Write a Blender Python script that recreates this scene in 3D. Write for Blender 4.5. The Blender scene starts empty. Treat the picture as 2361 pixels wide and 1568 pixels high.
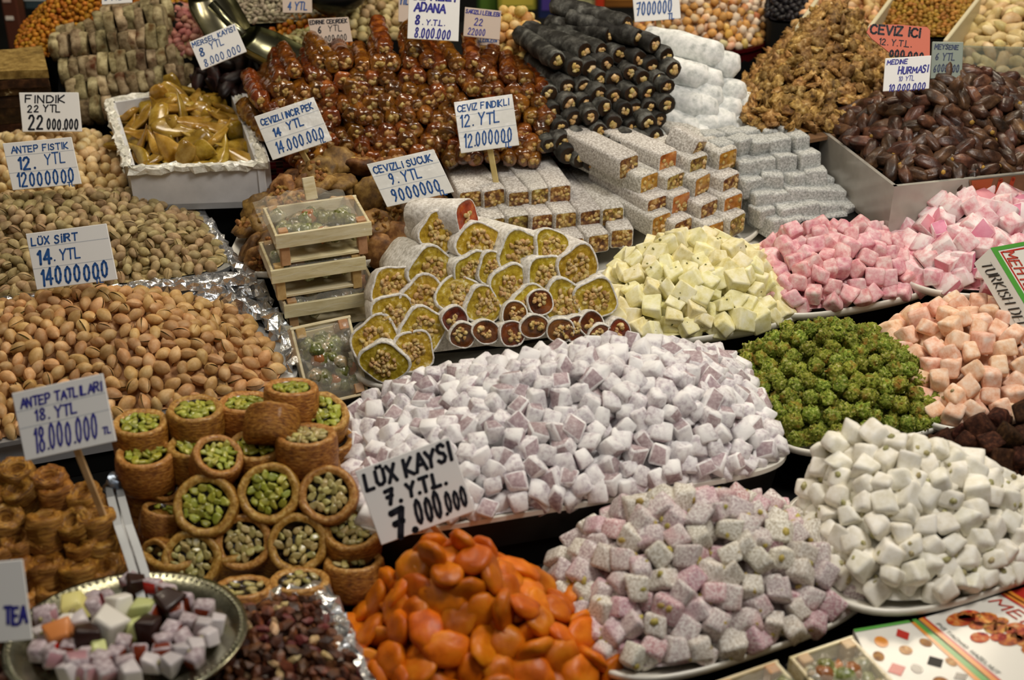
import bpy, bmesh, math, random
import numpy as np
from mathutils import Vector, Matrix, Euler, Quaternion, noise as mnoise

random.seed(7)
RNG = np.random.default_rng(7)
SC = bpy.context.scene
COL = SC.collection

# ------------------------------------------------------------------ camera, world, lamps, exposure
F_PX, PITCH, CAM_H = 3243.0, math.radians(31.0), 0.75      # the stall top is z = 0
cam_d = bpy.data.cameras.new('camera')
cam = bpy.data.objects.new('camera', cam_d)
COL.objects.link(cam)
cam.location = (0, 0, CAM_H)
cam.rotation_euler = (math.radians(90) - PITCH, 0, 0)
cam_d.sensor_width = 36.0
cam_d.lens = F_PX / 2361.0 * 36.0
cam_d.clip_start = 0.05
cam_d.dof.use_dof = True
cam_d.dof.focus_distance = 1.36
cam_d.dof.aperture_fstop = 5.6
SC.camera = cam

SC.view_settings.view_transform = 'Standard'
SC.view_settings.look = 'None'
SC.view_settings.gamma = 1.0
SC.view_settings.use_curve_mapping = False
SC.view_settings.exposure = 0.0

world = bpy.data.worlds.new('market_hall_air')
SC.world = world
world.use_nodes = True
world.node_tree.nodes['Background'].inputs[0].default_value = (1.0, 0.86, 0.68, 1)
world.node_tree.nodes['Background'].inputs[1].default_value = 0.05


def lamp(name, loc, power, size, col, aim=None):
    d = bpy.data.lights.new(name, 'AREA')
    d.shape = 'DISK'
    d.size = size
    d.energy = power
    d.color = col
    o = bpy.data.objects.new(name, d)
    o.location = loc
    if aim is not None:
        o.rotation_euler = (Vector(aim) - Vector(loc)).to_track_quat('-Z', 'Y').to_euler()
    COL.objects.link(o)
    return o


def bulb(name, loc, power, col=(1.0, 0.85, 0.66), r=0.03):
    d = bpy.data.lights.new(name, 'POINT')
    d.energy = power
    d.color = col
    d.shadow_soft_size = r
    o = bpy.data.objects.new(name, d)
    o.location = loc
    COL.objects.link(o)
    return o


lamp('stall_lamp', (0.52, 0.80, 1.20), 8.6, 0.38, (1.0, 0.94, 0.86), (0.38, 1.22, 0.0))
lamp('stall_lamp', (-0.55, 1.55, 1.25), 4.5, 0.40, (1.0, 0.88, 0.70), (-0.35, 1.35, 0.0))
lamp('stall_lamp', (0.75, 2.10, 1.20), 8.0, 0.40, (1.0, 0.86, 0.66), (0.6, 2.05, 0.0))
lamp('aisle_lamp', (-0.25, 0.25, 1.40), 1.9, 0.5, (1.0, 0.96, 0.92), (-0.15, 1.15, 0.0))
bulb('hanging_bulb', (-0.25, 1.25, 1.05), 2.2)
bulb('hanging_bulb', (0.25, 1.75, 1.10), 2.6)
bulb('hanging_bulb', (-0.6, 2.0, 1.05), 2.0)
bulb('hanging_bulb', (0.1, 0.95, 1.15), 1.6)

# ------------------------------------------------------------------ picture-to-place helpers (a point on a real plane)
CP, SP = math.cos(PITCH), math.sin(PITCH)


def ray(px, py):
    x, y = (px - 1180.5) / F_PX, -(py - 784.0) / F_PX
    return Vector((x, CP + y * SP, -SP + y * CP))


CAM = Vector((0, 0, CAM_H))


def G(px, py, z=0.0):
    r = ray(px, py)
    return CAM + r * ((z - CAM_H) / r.z)


def AY(px, py, y):
    r = ray(px, py)
    return CAM + r * (y / r.y)


def AP(px, py, p0, n):
    r = ray(px, py)
    return CAM + r * ((p0 - CAM).dot(n) / r.dot(n))


# ------------------------------------------------------------------ colours and materials
def lin(h):
    h = h.lstrip('#')
    out = []
    for i in (0, 2, 4):
        c = int(h[i:i + 2], 16) / 255.0
        out.append(c / 12.92 if c <= 0.04045 else ((c + 0.055) / 1.055) ** 2.4)
    return (out[0], out[1], out[2], 1.0)


MATS = {}


def pmat(name, stops, scale=150.0, rough=0.7, spec=0.3, bump=0.0, bscale=None, jit=0.25, hue=0.02, metal=0.0,
         coat=0.0, sss=0.0, detail=4.0, ssscol=None, tint=None, tscale=40.0, alpha=None, stretch=None, wave=None):
    """Colour from a noise in the thing's own coordinates, brightness and hue differing from piece to piece."""
    m = bpy.data.materials.new(name)
    m.use_nodes = True
    nt = m.node_tree
    N, L = nt.nodes, nt.links
    b = N['Principled BSDF']
    tc = N.new('ShaderNodeTexCoord')
    oi = N.new('ShaderNodeObjectInfo')
    ge = N.new('ShaderNodeNewGeometry')
    ad = N.new('ShaderNodeMath'); ad.operation = 'ADD'
    L.new(oi.outputs['Random'], ad.inputs[0]); L.new(ge.outputs['Random Per Island'], ad.inputs[1])
    fr = N.new('ShaderNodeMath'); fr.operation = 'FRACT'
    L.new(ad.outputs[0], fr.inputs[0])
    rnd = fr.outputs[0]
    mul = N.new('ShaderNodeMath'); mul.operation = 'MULTIPLY'; mul.inputs[1].default_value = 37.0
    L.new(oi.outputs['Random'], mul.inputs[0])
    va = N.new('ShaderNodeVectorMath'); va.operation = 'ADD'
    src = tc.outputs['Object']
    if stretch:
        mp = N.new('ShaderNodeMapping'); mp.inputs['Scale'].default_value = stretch
        L.new(src, mp.inputs['Vector']); src = mp.outputs[0]
    L.new(src, va.inputs[0]); L.new(mul.outputs[0], va.inputs[1])
    nz = N.new('ShaderNodeTexNoise')
    nz.inputs['Scale'].default_value = scale
    nz.inputs['Detail'].default_value = detail
    nz.inputs['Roughness'].default_value = 0.62
    L.new(va.outputs[0], nz.inputs['Vector'])
    cr = N.new('ShaderNodeValToRGB')
    while len(cr.color_ramp.elements) < len(stops):
        cr.color_ramp.elements.new(0.5)
    for e, (p, c) in zip(cr.color_ramp.elements, stops):
        e.position = p; e.color = lin(c)
    L.new(nz.outputs['Fac'], cr.inputs['Fac'])
    col = cr.outputs['Color']
    if tint:                                   # a second, larger blotch of another colour
        nz2 = N.new('ShaderNodeTexNoise'); nz2.inputs['Scale'].default_value = tscale; nz2.inputs['Detail'].default_value = 2.0
        L.new(va.outputs[0], nz2.inputs['Vector'])
        r2 = N.new('ShaderNodeValToRGB')
        r2.color_ramp.elements[0].position = tint[1]; r2.color_ramp.elements[1].position = tint[2]
        L.new(nz2.outputs['Fac'], r2.inputs['Fac'])
        mx = N.new('ShaderNodeMix'); mx.data_type = 'RGBA'
        L.new(r2.outputs['Color'], mx.inputs['Factor']); L.new(col, mx.inputs['A'])
        mx.inputs['B'].default_value = lin(tint[0])
        col = mx.outputs['Result']
    hs = N.new('ShaderNodeHueSaturation')
    mr = N.new('ShaderNodeMapRange'); mr.inputs['To Min'].default_value = 1 - jit; mr.inputs['To Max'].default_value = 1 + jit * 0.5
    L.new(rnd, mr.inputs['Value']); L.new(mr.outputs[0], hs.inputs['Value'])
    m2 = N.new('ShaderNodeMath'); m2.operation = 'MULTIPLY'; m2.inputs[1].default_value = 7.31
    f2 = N.new('ShaderNodeMath'); f2.operation = 'FRACT'
    L.new(rnd, m2.inputs[0]); L.new(m2.outputs[0], f2.inputs[0])
    mh = N.new('ShaderNodeMapRange'); mh.inputs['To Min'].default_value = 0.5 - hue; mh.inputs['To Max'].default_value = 0.5 + hue
    L.new(f2.outputs[0], mh.inputs['Value']); L.new(mh.outputs[0], hs.inputs['Hue'])
    L.new(col, hs.inputs['Color'])
    L.new(hs.outputs['Color'], b.inputs['Base Color'])
    b.inputs['Roughness'].default_value = rough
    b.inputs['Specular IOR Level'].default_value = spec
    b.inputs['Metallic'].default_value = metal
    b.inputs['Coat Weight'].default_value = coat
    b.inputs['Coat Roughness'].default_value = 0.12
    if sss:
        b.inputs['Subsurface Weight'].default_value = sss
        b.inputs['Subsurface Radius'].default_value = ssscol or (1.0, 0.4, 0.15)
        b.inputs['Subsurface Scale'].default_value = 0.006
    if bump:
        bp = N.new('ShaderNodeBump'); bp.inputs['Strength'].default_value = bump; bp.inputs['Distance'].default_value = 0.002
        h = nz.outputs['Fac']
        if bscale:
            nb = N.new('ShaderNodeTexNoise'); nb.inputs['Scale'].default_value = bscale; nb.inputs['Detail'].default_value = 3.0
            L.new(va.outputs[0], nb.inputs['Vector']); h = nb.outputs['Fac']
        L.new(h, bp.inputs['Height']); L.new(bp.outputs[0], b.inputs['Normal'])
    if alpha is not None:
        b.inputs['Alpha'].default_value = alpha
    MATS[name] = m
    return m


def flat(name, c, rough=0.6, spec=0.3, metal=0.0, coat=0.0, jit=0.0):
    return pmat(name, [(0.3, c), (0.7, c)], scale=30, rough=rough, spec=spec, metal=metal, coat=coat, jit=jit, hue=0.0)


# ------------------------------------------------------------------ objects
def link(o):
    COL.objects.link(o)
    return o


def tag(o, label, cat, group=None, kind=None):
    if label: o['label'] = label
    if cat: o['category'] = cat
    if group: o['group'] = group
    if kind: o['kind'] = kind
    return o


def put(name, me, loc=(0, 0, 0), rot=None, parent=None, scale=None):
    o = bpy.data.objects.new(name, me)
    if rot is not None:
        M = rot.to_matrix().to_4x4() if isinstance(rot, (Quaternion, Euler)) else rot.to_4x4()
        M.translation = Vector(loc)
        if scale is not None:
            M = M @ Matrix.Diagonal((*((scale,) * 3 if isinstance(scale, (int, float)) else scale), 1))
        o.matrix_local = M
        o.matrix_basis = M
    else:
        o.location = loc
        if scale is not None:
            o.scale = (scale,) * 3 if isinstance(scale, (int, float)) else scale
    if parent is not None:
        o.parent = parent
    return link(o)


def empty(name, loc, rot=None):
    return put(name, None, loc, rot)


def done(bm, mats, smooth=True, name='m'):
    me = bpy.data.meshes.new(name)
    bm.normal_update()
    bm.to_mesh(me)
    bm.free()
    for m in (mats if isinstance(mats, (list, tuple)) else [mats]):
        me.materials.append(m)
    if smooth:
        me.shade_smooth()
    else:
        me.shade_flat()
    return me


def raw(verts, faces, mats, smooth=False, mi=None, name='m'):
    me = bpy.data.meshes.new(name)
    me.from_pydata([tuple(v) for v in verts], [], [tuple(f) for f in faces])
    for m in (mats if isinstance(mats, (list, tuple)) else [mats]):
        me.materials.append(m)
    if mi is not None:
        me.polygons.foreach_set('material_index', np.array(mi, dtype=np.int32))
    if smooth: me.shade_smooth()
    else: me.shade_flat()
    me.update()
    return me


def add_box(bm, size, M=None, mi=0, bev=0.0, seg=1):
    r = bmesh.ops.create_cube(bm, size=1.0)
    vs = r['verts']
    bmesh.ops.scale(bm, vec=size, verts=vs)
    fs = set(f for v in vs for f in v.link_faces)
    if bev:
        es = list(set(e for v in vs for e in v.link_edges))
        rr = bmesh.ops.bevel(bm, geom=es, offset=bev, segments=seg, profile=0.7, affect='EDGES')
        vs = list(set(v for v in bm.verts if v.is_valid and v.index == -1) | set(rr['verts']))
        fs = set(rr['faces'])
        for v in rr['verts']:
            for f in v.link_faces: fs.add(f)
        vs = list(set(v for f in fs for v in f.verts))
    for f in fs: f.material_index = mi
    if M is not None:
        bmesh.ops.transform(bm, matrix=M, verts=vs)
    return vs


def box_mesh(size, mat, bev=0.001, seg=1, M=None, smooth=False):
    bm = bmesh.new()
    add_box(bm, size, M, bev=bev, seg=seg)
    return done(bm, mat, smooth)


def T(x, y, z, rz=0.0, rx=0.0, ry=0.0):
    return Matrix.Translation((x, y, z)) @ Euler((rx, ry, rz)).to_matrix().to_4x4()


def rquat():
    q = RNG.normal(size=4)
    return Quaternion(q / np.linalg.norm(q))


def blob(bm, radii, M=None, mi=0, sub=2, amp=0.0, freq=2.0, seed=0.0, fn=None):
    r = bmesh.ops.create_icosphere(bm, subdivisions=sub, radius=1.0)
    vs = r['verts']
    off = Vector((seed * 13.7, seed * 7.1, seed * 3.3))
    for v in vs:
        c = v.co.copy()
        k = 1.0 + (amp * mnoise.noise(c * freq + off) if amp else 0.0)
        c *= k
        if fn: c = fn(c)
        v.co = Vector((c.x * radii[0], c.y * radii[1], c.z * radii[2]))
    for v in vs:
        for f in v.link_faces: f.material_index = mi
    if M is not None:
        bmesh.ops.transform(bm, matrix=M, verts=vs)
    return vs


def tube(bm, pts, rad, seg=8, mi=0, caps=True):
    """A tube of given radii along points."""
    pts = [Vector(p) for p in pts]
    n = len(pts)
    if not isinstance(rad, (list, tuple)): rad = [rad] * n
    rings = []
    up = Vector((0, 0, 1))
    for i in range(n):
        d = (pts[min(i + 1, n - 1)] - pts[max(i - 1, 0)]).normalized()
        if abs(d.dot(up)) > 0.95: up = Vector((1, 0, 0)) if abs(d.x) < 0.9 else Vector((0, 1, 0))
        a = d.cross(up).normalized(); b = a.cross(d)
        rings.append([bm.verts.new(pts[i] + (a * math.cos(2 * math.pi * k / seg) + b * math.sin(2 * math.pi * k / seg)) * rad[i]) for k in range(seg)])
    for i in range(n - 1):
        for k in range(seg):
            f = bm.faces.new((rings[i][k], rings[i][(k + 1) % seg], rings[i + 1][(k + 1) % seg], rings[i + 1][k]))
            f.material_index = mi
    if caps:
        for ring in (rings[0][::-1], rings[-1]):
            bm.faces.new(ring).material_index = mi
    return rings


def cube_piece(seed, s, mats, bev=0.12, jit=0.08, seg=2, nuts=0, nut_mi=1, nr=0.16, bare=None, bare_n=0):
    """A hand-cut sweet of edge s: uneven cube with soft edges, nuts showing at its faces."""
    rs = np.random.default_rng(seed)
    bm = bmesh.new()
    sx, sy, sz = [s * (1 + rs.uniform(-0.12, 0.15)) for _ in range(3)]
    r = bmesh.ops.create_cube(bm, size=1.0)
    for v in bm.verts:
        v.co = Vector((v.co.x * sx + rs.normal() * s * jit, v.co.y * sy + rs.normal() * s * jit, v.co.z * sz + rs.normal() * s * jit))
    bmesh.ops.bevel(bm, geom=list(bm.edges), offset=s * bev, segments=seg, profile=0.6, affect='EDGES')
    if bare is not None and (bare_n or rs.random() < 0.6):
        big = sorted(bm.faces, key=lambda f: -f.calc_area())[:6]
        for f in rs.choice(len(big), bare_n or 1 + int(rs.random() < .4), replace=False): big[int(f)].material_index = bare
    for k in range(nuts):
        ax = rs.integers(0, 3); sg = rs.choice([-1, 1])
        p = [rs.uniform(-0.26, 0.26) * s for _ in range(3)]; p[ax] = sg * s * (0.53 - nr * 0.5)
        blob(bm, (s * nr * rs.uniform(.8, 1.3), s * nr * rs.uniform(.6, 1), s * nr * 0.7), Matrix.Translation(p) @ Euler(rs.uniform(0, 3, 3)).to_matrix().to_4x4(), mi=nut_mi, sub=1)
    return done(bm, mats, True)


def mesh_np(me):
    n = len(me.vertices)
    v = np.empty(n * 3, dtype=np.float32); me.vertices.foreach_get('co', v)
    nl = len(me.loops)
    li = np.empty(nl, dtype=np.int32); me.loops.foreach_get('vertex_index', li)
    npl = len(me.polygons)
    ls = np.empty(npl, dtype=np.int32); me.polygons.foreach_get('loop_start', ls)
    mi = np.empty(npl, dtype=np.int32); me.polygons.foreach_get('material_index', mi)
    return v.reshape(-1, 3), li, ls, mi


def join_np(name, items, mats, smooth=True):
    """items: (mesh, 4x4 matrix) -> one mesh."""
    cache, V, LI, LS, MI = {}, [], [], [], []
    slot = {m.name: i for i, m in enumerate(mats)}
    nv = nl = 0
    for me, M in items:
        if me.name not in cache:
            c = list(mesh_np(me))
            c[3] = np.array([slot.get(m.name, 0) for m in me.materials], dtype=np.int32)[c[3]]
            cache[me.name] = c
        v, li, ls, mi = cache[me.name]
        A = np.array(M)
        V.append(v @ A[:3, :3].T + A[:3, 3]); LI.append(li + nv); LS.append(ls + nl); MI.append(mi)
        nv += len(v); nl += len(li)
    V = np.concatenate(V); LI = np.concatenate(LI); LS = np.concatenate(LS); MI = np.concatenate(MI)
    me = bpy.data.meshes.new(name)
    me.vertices.add(len(V)); me.loops.add(len(LI)); me.polygons.add(len(LS))
    me.vertices.foreach_set('co', V.astype(np.float32).ravel())
    me.loops.foreach_set('vertex_index', LI.astype(np.int32))
    me.polygons.foreach_set('loop_start', LS.astype(np.int32))
    me.polygons.foreach_set('material_index', MI.astype(np.int32))
    for m in mats: me.materials.append(m)
    me.update(calc_edges=True)
    if smooth: me.shade_smooth()
    return me


# ------------------------------------------------------------------ heaps
class Foot:
    """A rounded four-cornered footprint on a level plane; front edge given, depth and direction of the side edges."""

    def __init__(self, fl, fr, z, depth, k=3.0, ang=None, back=1.0):
        self.z = z
        a, b = G(*fl, z) if len(fl) == 2 else Vector(fl), G(*fr, z) if len(fr) == 2 else Vector(fr)
        d = (b - a)
        th = math.atan2(d.y, d.x) + math.pi / 2 if ang is None else math.radians(ang)
        dv = Vector((math.cos(th), math.sin(th), 0)) * depth
        mid = (a + b) / 2 + dv
        self.c = [a, b, mid + (b - a) / 2 * back, mid - (b - a) / 2 * back]
        self.k = k
        self.C = np.array([list(p) for p in self.c])

    @classmethod
    def px(cls, z, fl, fr, br, bl, k=3.0):
        f = cls.__new__(cls)
        f.z = z; f.k = k
        f.c = [G(*p, z) for p in (fl, fr, br, bl)]
        f.C = np.array([list(p) for p in f.c])
        return f

    def at(self, s, t):
        """s, t in [-1, 1] arrays -> x, y"""
        u, v = (np.asarray(s) + 1) / 2, (np.asarray(t) + 1) / 2
        c = self.C
        P = ((1 - u) * (1 - v))[..., None] * c[0] + (u * (1 - v))[..., None] * c[1] + (u * v)[..., None] * c[2] + ((1 - u) * v)[..., None] * c[3]
        return P[..., 0], P[..., 1]

    def ring(self, r, n=64):
        """closed outline at superelliptic radius r"""
        th = np.linspace(0, 2 * np.pi, n, endpoint=False)
        c, s = np.cos(th), np.sin(th)
        k = 2.0 / self.k
        S = np.sign(c) * np.abs(c) ** k * r; Tt = np.sign(s) * np.abs(s) ** k * r
        return self.at(S, Tt)


def height_fn(foot, hp, peak, p, bumps=0.12, seed=0, q=1.0):
    ps, pt = peak
    k = foot.k
    rs = np.random.default_rng(seed)
    ph = rs.uniform(0, 6.28, 6); fq = rs.uniform(2.0, 5.0, 6)

    def f(s, t):
        s, t = np.asarray(s, float), np.asarray(t, float)
        a = np.where(s > ps, (s - ps) / (1 - ps), (s - ps) / (1 + ps))
        b = np.where(t > pt, (t - pt) / (1 - pt), (t - pt) / (1 + pt))
        r = (np.abs(a) ** k + np.abs(b) ** k) ** (1 / k)
        base = np.clip(1 - np.clip(r, 0, 1) ** p, 0, 1) ** q
        w = np.sin(fq[0] * s + ph[0]) * np.sin(fq[1] * t + ph[1]) + 0.6 * np.sin(fq[2] * s * 1.7 + fq[3] * t + ph[2]) * np.sin(fq[4] * t * 1.6 + ph[3])
        return hp * base * (1 + bumps * w)
    return f


def sample(foot, hf, size, tries=26, shrink=0.96, seed=0):
    """Poisson-like points on the heap's surface: list of (x, y, z, normal)."""
    rs = np.random.default_rng(seed + 11)
    k = foot.k
    # area estimate
    g = np.linspace(-1, 1, 60)
    S, Tt = np.meshgrid(g, g)
    X, Y = foot.at(S, Tt); Z = hf(S, Tt)
    gx, gy = np.gradient(Z); dx = np.hypot(np.gradient(X, axis=1), np.gradient(Y, axis=1)); dy = np.hypot(np.gradient(X, axis=0), np.gradient(Y, axis=0))
    a1 = np.hypot(dx, gy); a2 = np.hypot(dy, gx)
    A = a1 * a2
    inside = (np.abs(S) ** k + np.abs(Tt) ** k) <= shrink ** k
    area = float(A[inside].sum())
    n = int(tries * area / (size * size))
    w = (A * inside).ravel(); w = w / w.sum()
    idx = rs.choice(len(w), size=n, p=w)
    s = S.ravel()[idx] + rs.uniform(-1, 1, n) * (g[1] - g[0]) / 2
    t = Tt.ravel()[idx] + rs.uniform(-1, 1, n) * (g[1] - g[0]) / 2
    ok = (np.abs(s) ** k + np.abs(t) ** k) <= shrink ** k
    s, t = s[ok], t[ok]
    x, y = foot.at(s, t); z = hf(s, t)
    e = 0.01
    x1, y1 = foot.at(s + e, t); x2, y2 = foot.at(s, t + e)
    t1 = np.stack([x1 - x, y1 - y, hf(s + e, t) - z], -1); t2 = np.stack([x2 - x, y2 - y, hf(s, t + e) - z], -1)
    nn = np.cross(t1, t2); nn /= np.linalg.norm(nn, axis=1)[:, None]
    cell = {}
    out = []
    P = np.stack([x, y, z], -1)
    d2 = size * size
    for i in range(len(P)):
        p = P[i]
        kx, ky, kz = int(p[0] // size), int(p[1] // size), int(p[2] // size)
        bad = False
        for ax in (-1, 0, 1):
            for ay in (-1, 0, 1):
                for az in (-1, 0, 1):
                    for q in cell.get((kx + ax, ky + ay, kz + az), ()):
                        dd = (q[0] - p[0]) ** 2 + (q[1] - p[1]) ** 2 + (q[2] - p[2]) ** 2
                        if dd < d2: bad = True; break
                    if bad: break
                if bad: break
            if bad: break
        if bad: continue
        cell.setdefault((kx, ky, kz), []).append(p)
        out.append((Vector((p[0], p[1], p[2] + foot.z)), Vector(nn[i])))
    return out


def in_view(p, margin=60):
    v = p - CAM
    f = v.y * CP - v.z * SP
    if f <= 0: return False
    up = v.y * SP + v.z * CP
    px = 1180.5 + F_PX * v.x / f; py = 784 - F_PX * up / f
    return -margin < px < 2361 + margin and -margin < py < 1568 + margin


def core_mesh(foot, hf, drop, mats, n=26, mi=0):
    g = np.linspace(-1, 1, n)
    S, Tt = np.meshgrid(g, g)
    k = foot.k
    r = (np.abs(S) ** k + np.abs(Tt) ** k) ** (1 / k)
    m = np.maximum(np.abs(S), np.abs(Tt)); f = np.where(r > 0, m / np.maximum(r, 1e-6), 1) * 0.97
    S2, T2 = S * f, Tt * f
    X, Y = foot.at(S2, T2); Z = np.maximum(hf(S2, T2) - drop, 0.001) + foot.z
    V = np.stack([X, Y, Z], -1).reshape(-1, 3)
    Fc = [(j * n + i, j * n + i + 1, (j + 1) * n + i + 1, (j + 1) * n + i) for j in range(n - 1) for i in range(n - 1)]
    return raw(V, Fc, mats, True, [mi] * len(Fc))


def heap(name, variants, mats, foot, hp, peak=(0, 0), p=2.0, size=0.02, label='', cat='', group='', nobj=300, bumps=0.12,
         seed=1, align=0.4, lift=0.25, under=True, sc=(0.88, 1.1), q=1.0, tries=26, shrink=0.96, flatz=False, core_mi=0, stuff_label=None, maxvis=None):
    """Single pieces on a heap: the nearest ones as objects, the rest and those beneath as one mass."""
    hf = height_fn(foot, hp, peak, p, bumps, seed, q)
    pts = sample(foot, hf, size * 0.84, tries, shrink, seed)
    rs = np.random.default_rng(seed)
    place = []
    for (pos, nrm) in pts:
        qn = Vector((0, 0, 1)).rotation_difference(nrm)
        if rs.random() < align:
            rot = qn @ Euler((rs.normal() * 0.18, rs.normal() * 0.18, rs.uniform(0, 6.28))).to_quaternion()
        else:
            if flatz: rot = qn @ Euler((rs.normal() * 0.6, rs.normal() * 0.6, rs.uniform(0, 6.28))).to_quaternion()
            else:
                a = rs.normal(size=4); rot = Quaternion(a / np.linalg.norm(a))
        s = rs.uniform(*sc)
        place.append((pos + nrm * (lift + rs.normal() * 0.06) * size, rot, s, int(rs.integers(len(variants))), nrm.dot((CAM - pos).normalized()) > -0.30))
    place.sort(key=lambda a: (a[0] - CAM).length)
    rest, k = [], 0
    for (pos, rot, s, vi, facing) in place:
        if k < nobj and facing and in_view(pos):
            o = put(name, variants[vi], pos, rot, scale=s)
            tag(o, label, cat, group)
            k += 1
        else:
            rest.append((variants[vi], Matrix.Translation(pos) @ rot.to_matrix().to_4x4() @ Matrix.Scale(s, 4)))
    if under:
        h2 = lambda s, t: np.maximum(hf(s, t) - size * 0.55, 0.002)
        for (pos, nrm) in sample(foot, h2, size * 1.0, max(10, tries // 2), shrink * 0.98, seed + 5):
            a = rs.normal(size=4)
            rest.append((variants[int(rs.integers(len(variants)))], Matrix.Translation(pos) @ Quaternion(a / np.linalg.norm(a)).to_matrix().to_4x4()))
    rest.append((core_mesh(foot, hf, size * 0.75, mats, mi=core_mi), Matrix.Identity(4)))
    st = put(name + '_mass', join_np(name, rest, mats))
    tag(st, stuff_label or ('mass of ' + label if not label.startswith('mass') else label), cat, kind='stuff')
    return k, len(rest)


def platter(name, foot, mat, label, rim=0.016, wall=0.12, base=0.62, cat='platter', z0=None, lip=0.004):
    """A moulded platter with a rolled lip: rings of the footprint lofted from foot to rim."""
    z1 = foot.z
    prof = [(base, -rim), (base + 0.18, -rim * 0.9), (0.97, -rim * 0.35), (1.05, 0.0), (1.075, 0.0015), (1.085, -0.001), (1.08, -0.0045), (1.05, -0.0075), (0.97, -rim * 0.75), (base + 0.14, -rim * 1.25), (base, -rim * 1.3)]
    n = 72
    V, Fc = [], []
    for (r, dz) in prof:
        X, Y = foot.ring(r, n)
        V += [(X[i], Y[i], z1 + dz) for i in range(n)]
    m = len(prof)
    for j in range(m - 1):
        for i in range(n):
            Fc.append((j * n + i, j * n + (i + 1) % n, (j + 1) * n + (i + 1) % n, (j + 1) * n + i))
    Fc.append(tuple(range(n))); Fc.append(tuple(range((m - 1) * n, m * n))[::-1])
    o = put(name, raw(V, Fc, mat, True))
    tag(o, label, cat)
    return o
# ------------------------------------------------------------------ the setting
m_dark = flat('dark_board', '#0d0d0c', 0.7, 0.2)
m_floor = pmat('stone_floor', [(0.3, '#3a342c'), (0.7, '#544b40')], scale=6, rough=0.6, jit=0)
m_wall = pmat('dim_plaster', [(0.3, '#2a241c'), (0.7, '#352d22')], scale=5, rough=0.9, jit=0)
o = put('floor', box_mesh((8, 9, 0.05), m_floor, 0), (0, 2.0, -0.875)); o['kind'] = 'structure'
o = put('wall_back', box_mesh((8, 0.1, 3.2), m_wall, 0), (0, 4.3, 0.7)); o['kind'] = 'structure'

YAW = math.radians(16)
stall = put('market_stall', box_mesh((3.4, 3.0, 0.05), m_dark, 0.004), (0.15, 2.0, -0.026))
tag(stall, 'long black market stall table under the trays of sweets and nuts', 'stall')
for sx in (-1.5, 1.8):
    for sy in (0.7, 3.3):
        put('leg', box_mesh((0.07, 0.07, 0.80), m_dark, 0.003), (sx - 0.15, sy - 2.0, -0.424), parent=stall)


def riser(foot, ztop, r=0.93):
    X, Y = foot.ring(r, 28)
    n = 28
    V = [(X[i] - 0.15, Y[i] - 2.0, 0.026) for i in range(n)] + [(X[i] - 0.15, Y[i] - 2.0, ztop + 0.026) for i in range(n)]
    Fc = [(i, (i + 1) % n, n + (i + 1) % n, n + i) for i in range(n)] + [tuple(range(n))[::-1], tuple(range(n, 2 * n))]
    put('riser', raw(V, Fc, m_dark), parent=stall)


def metal_tray(name, foot, mat, label, depth=0.03, cat='tray', lip=0.012, mat2=None):
    z1 = foot.z
    prof = [(0.94, -depth), (0.965, -0.004), (0.97, 0.0), (1 + lip, 0.0005), (1 + lip, -0.004), (0.985, -0.005), (0.96, -depth - 0.003)]
    n = 72
    V, Fc = [], []
    for (r, dz) in prof:
        X, Y = foot.ring(r, n)
        V += [(X[i], Y[i], z1 + dz) for i in range(n)]
    m = len(prof)
    mi = []
    for j in range(m - 1):
        for i in range(n):
            Fc.append((j * n + i, j * n + (i + 1) % n, (j + 1) * n + (i + 1) % n, (j + 1) * n + i)); mi.append(1 if j >= 4 else 0)
    Fc.append(tuple(range(n))); Fc.append(tuple(range((m - 1) * n, m * n))[::-1]); mi += [0, 1]
    o = put(name, raw(V, Fc, [mat, mat2 or mat], False, mi))
    tag(o, label, cat)
    return o


m_plate = flat('white_melamine', '#efece0', 0.25, 0.5)
m_steel = flat('dull_steel', '#b9bcc0', 0.3, 0.5, metal=1.0)
m_nutgreen = pmat('pistachio_bit', [(0.3, '#8a8450'), (0.5, '#a9a070'), (0.7, '#cfc6a0')], scale=300, rough=0.5)

# ---- lavender-grey powdered cubes, the big tray in the middle
m = pmat('lavender_powder', [(0.30, '#b3a5ad'), (0.45, '#d9d3d6'), (0.60, '#f1efef')], scale=260, rough=0.9, spec=0.1, bump=0.25, jit=0.10, hue=0.03, tint=('#f8f7f6', 0.46, 0.62), tscale=60)
m2 = pmat('mauve_jelly', [(0.3, '#9c858a'), (0.5, '#b6a3a6'), (0.7, '#d6cccd')], scale=300, rough=0.8, jit=0.2)
F_lav = Foot.px(0.06, (826, 1246), (1834, 1077), (1715, 838), (765, 965), 7)
V_ = [cube_piece(100 + i, 0.0145, [m, m2], bev=0.12, jit=0.09, seg=1, bare=1) for i in range(10)]
heap('powdered_lokum', V_, [m, m2], F_lav, 0.056, (0.10, 0.50), 2.4, 0.0142, 'pale lavender powdered lokum cube in the big tray behind the apricots', 'sweet',
     'lavender lokum cubes on the big tray', seed=3, align=0.3)
m_traydark = flat('tray_side', '#1c1a17', 0.5, 0.4)
metal_tray('serving_tray', F_lav, m_plate, 'big sheet tray with dusted rim under the lavender lokum cubes', 0.03, mat2=m_traydark)
riser(F_lav, 0.026)

m_nutyel = pmat('yellow_nut_bit', [(0.3, '#9a8a3c'), (0.7, '#c9b668')], scale=300, rough=0.5)
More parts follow.
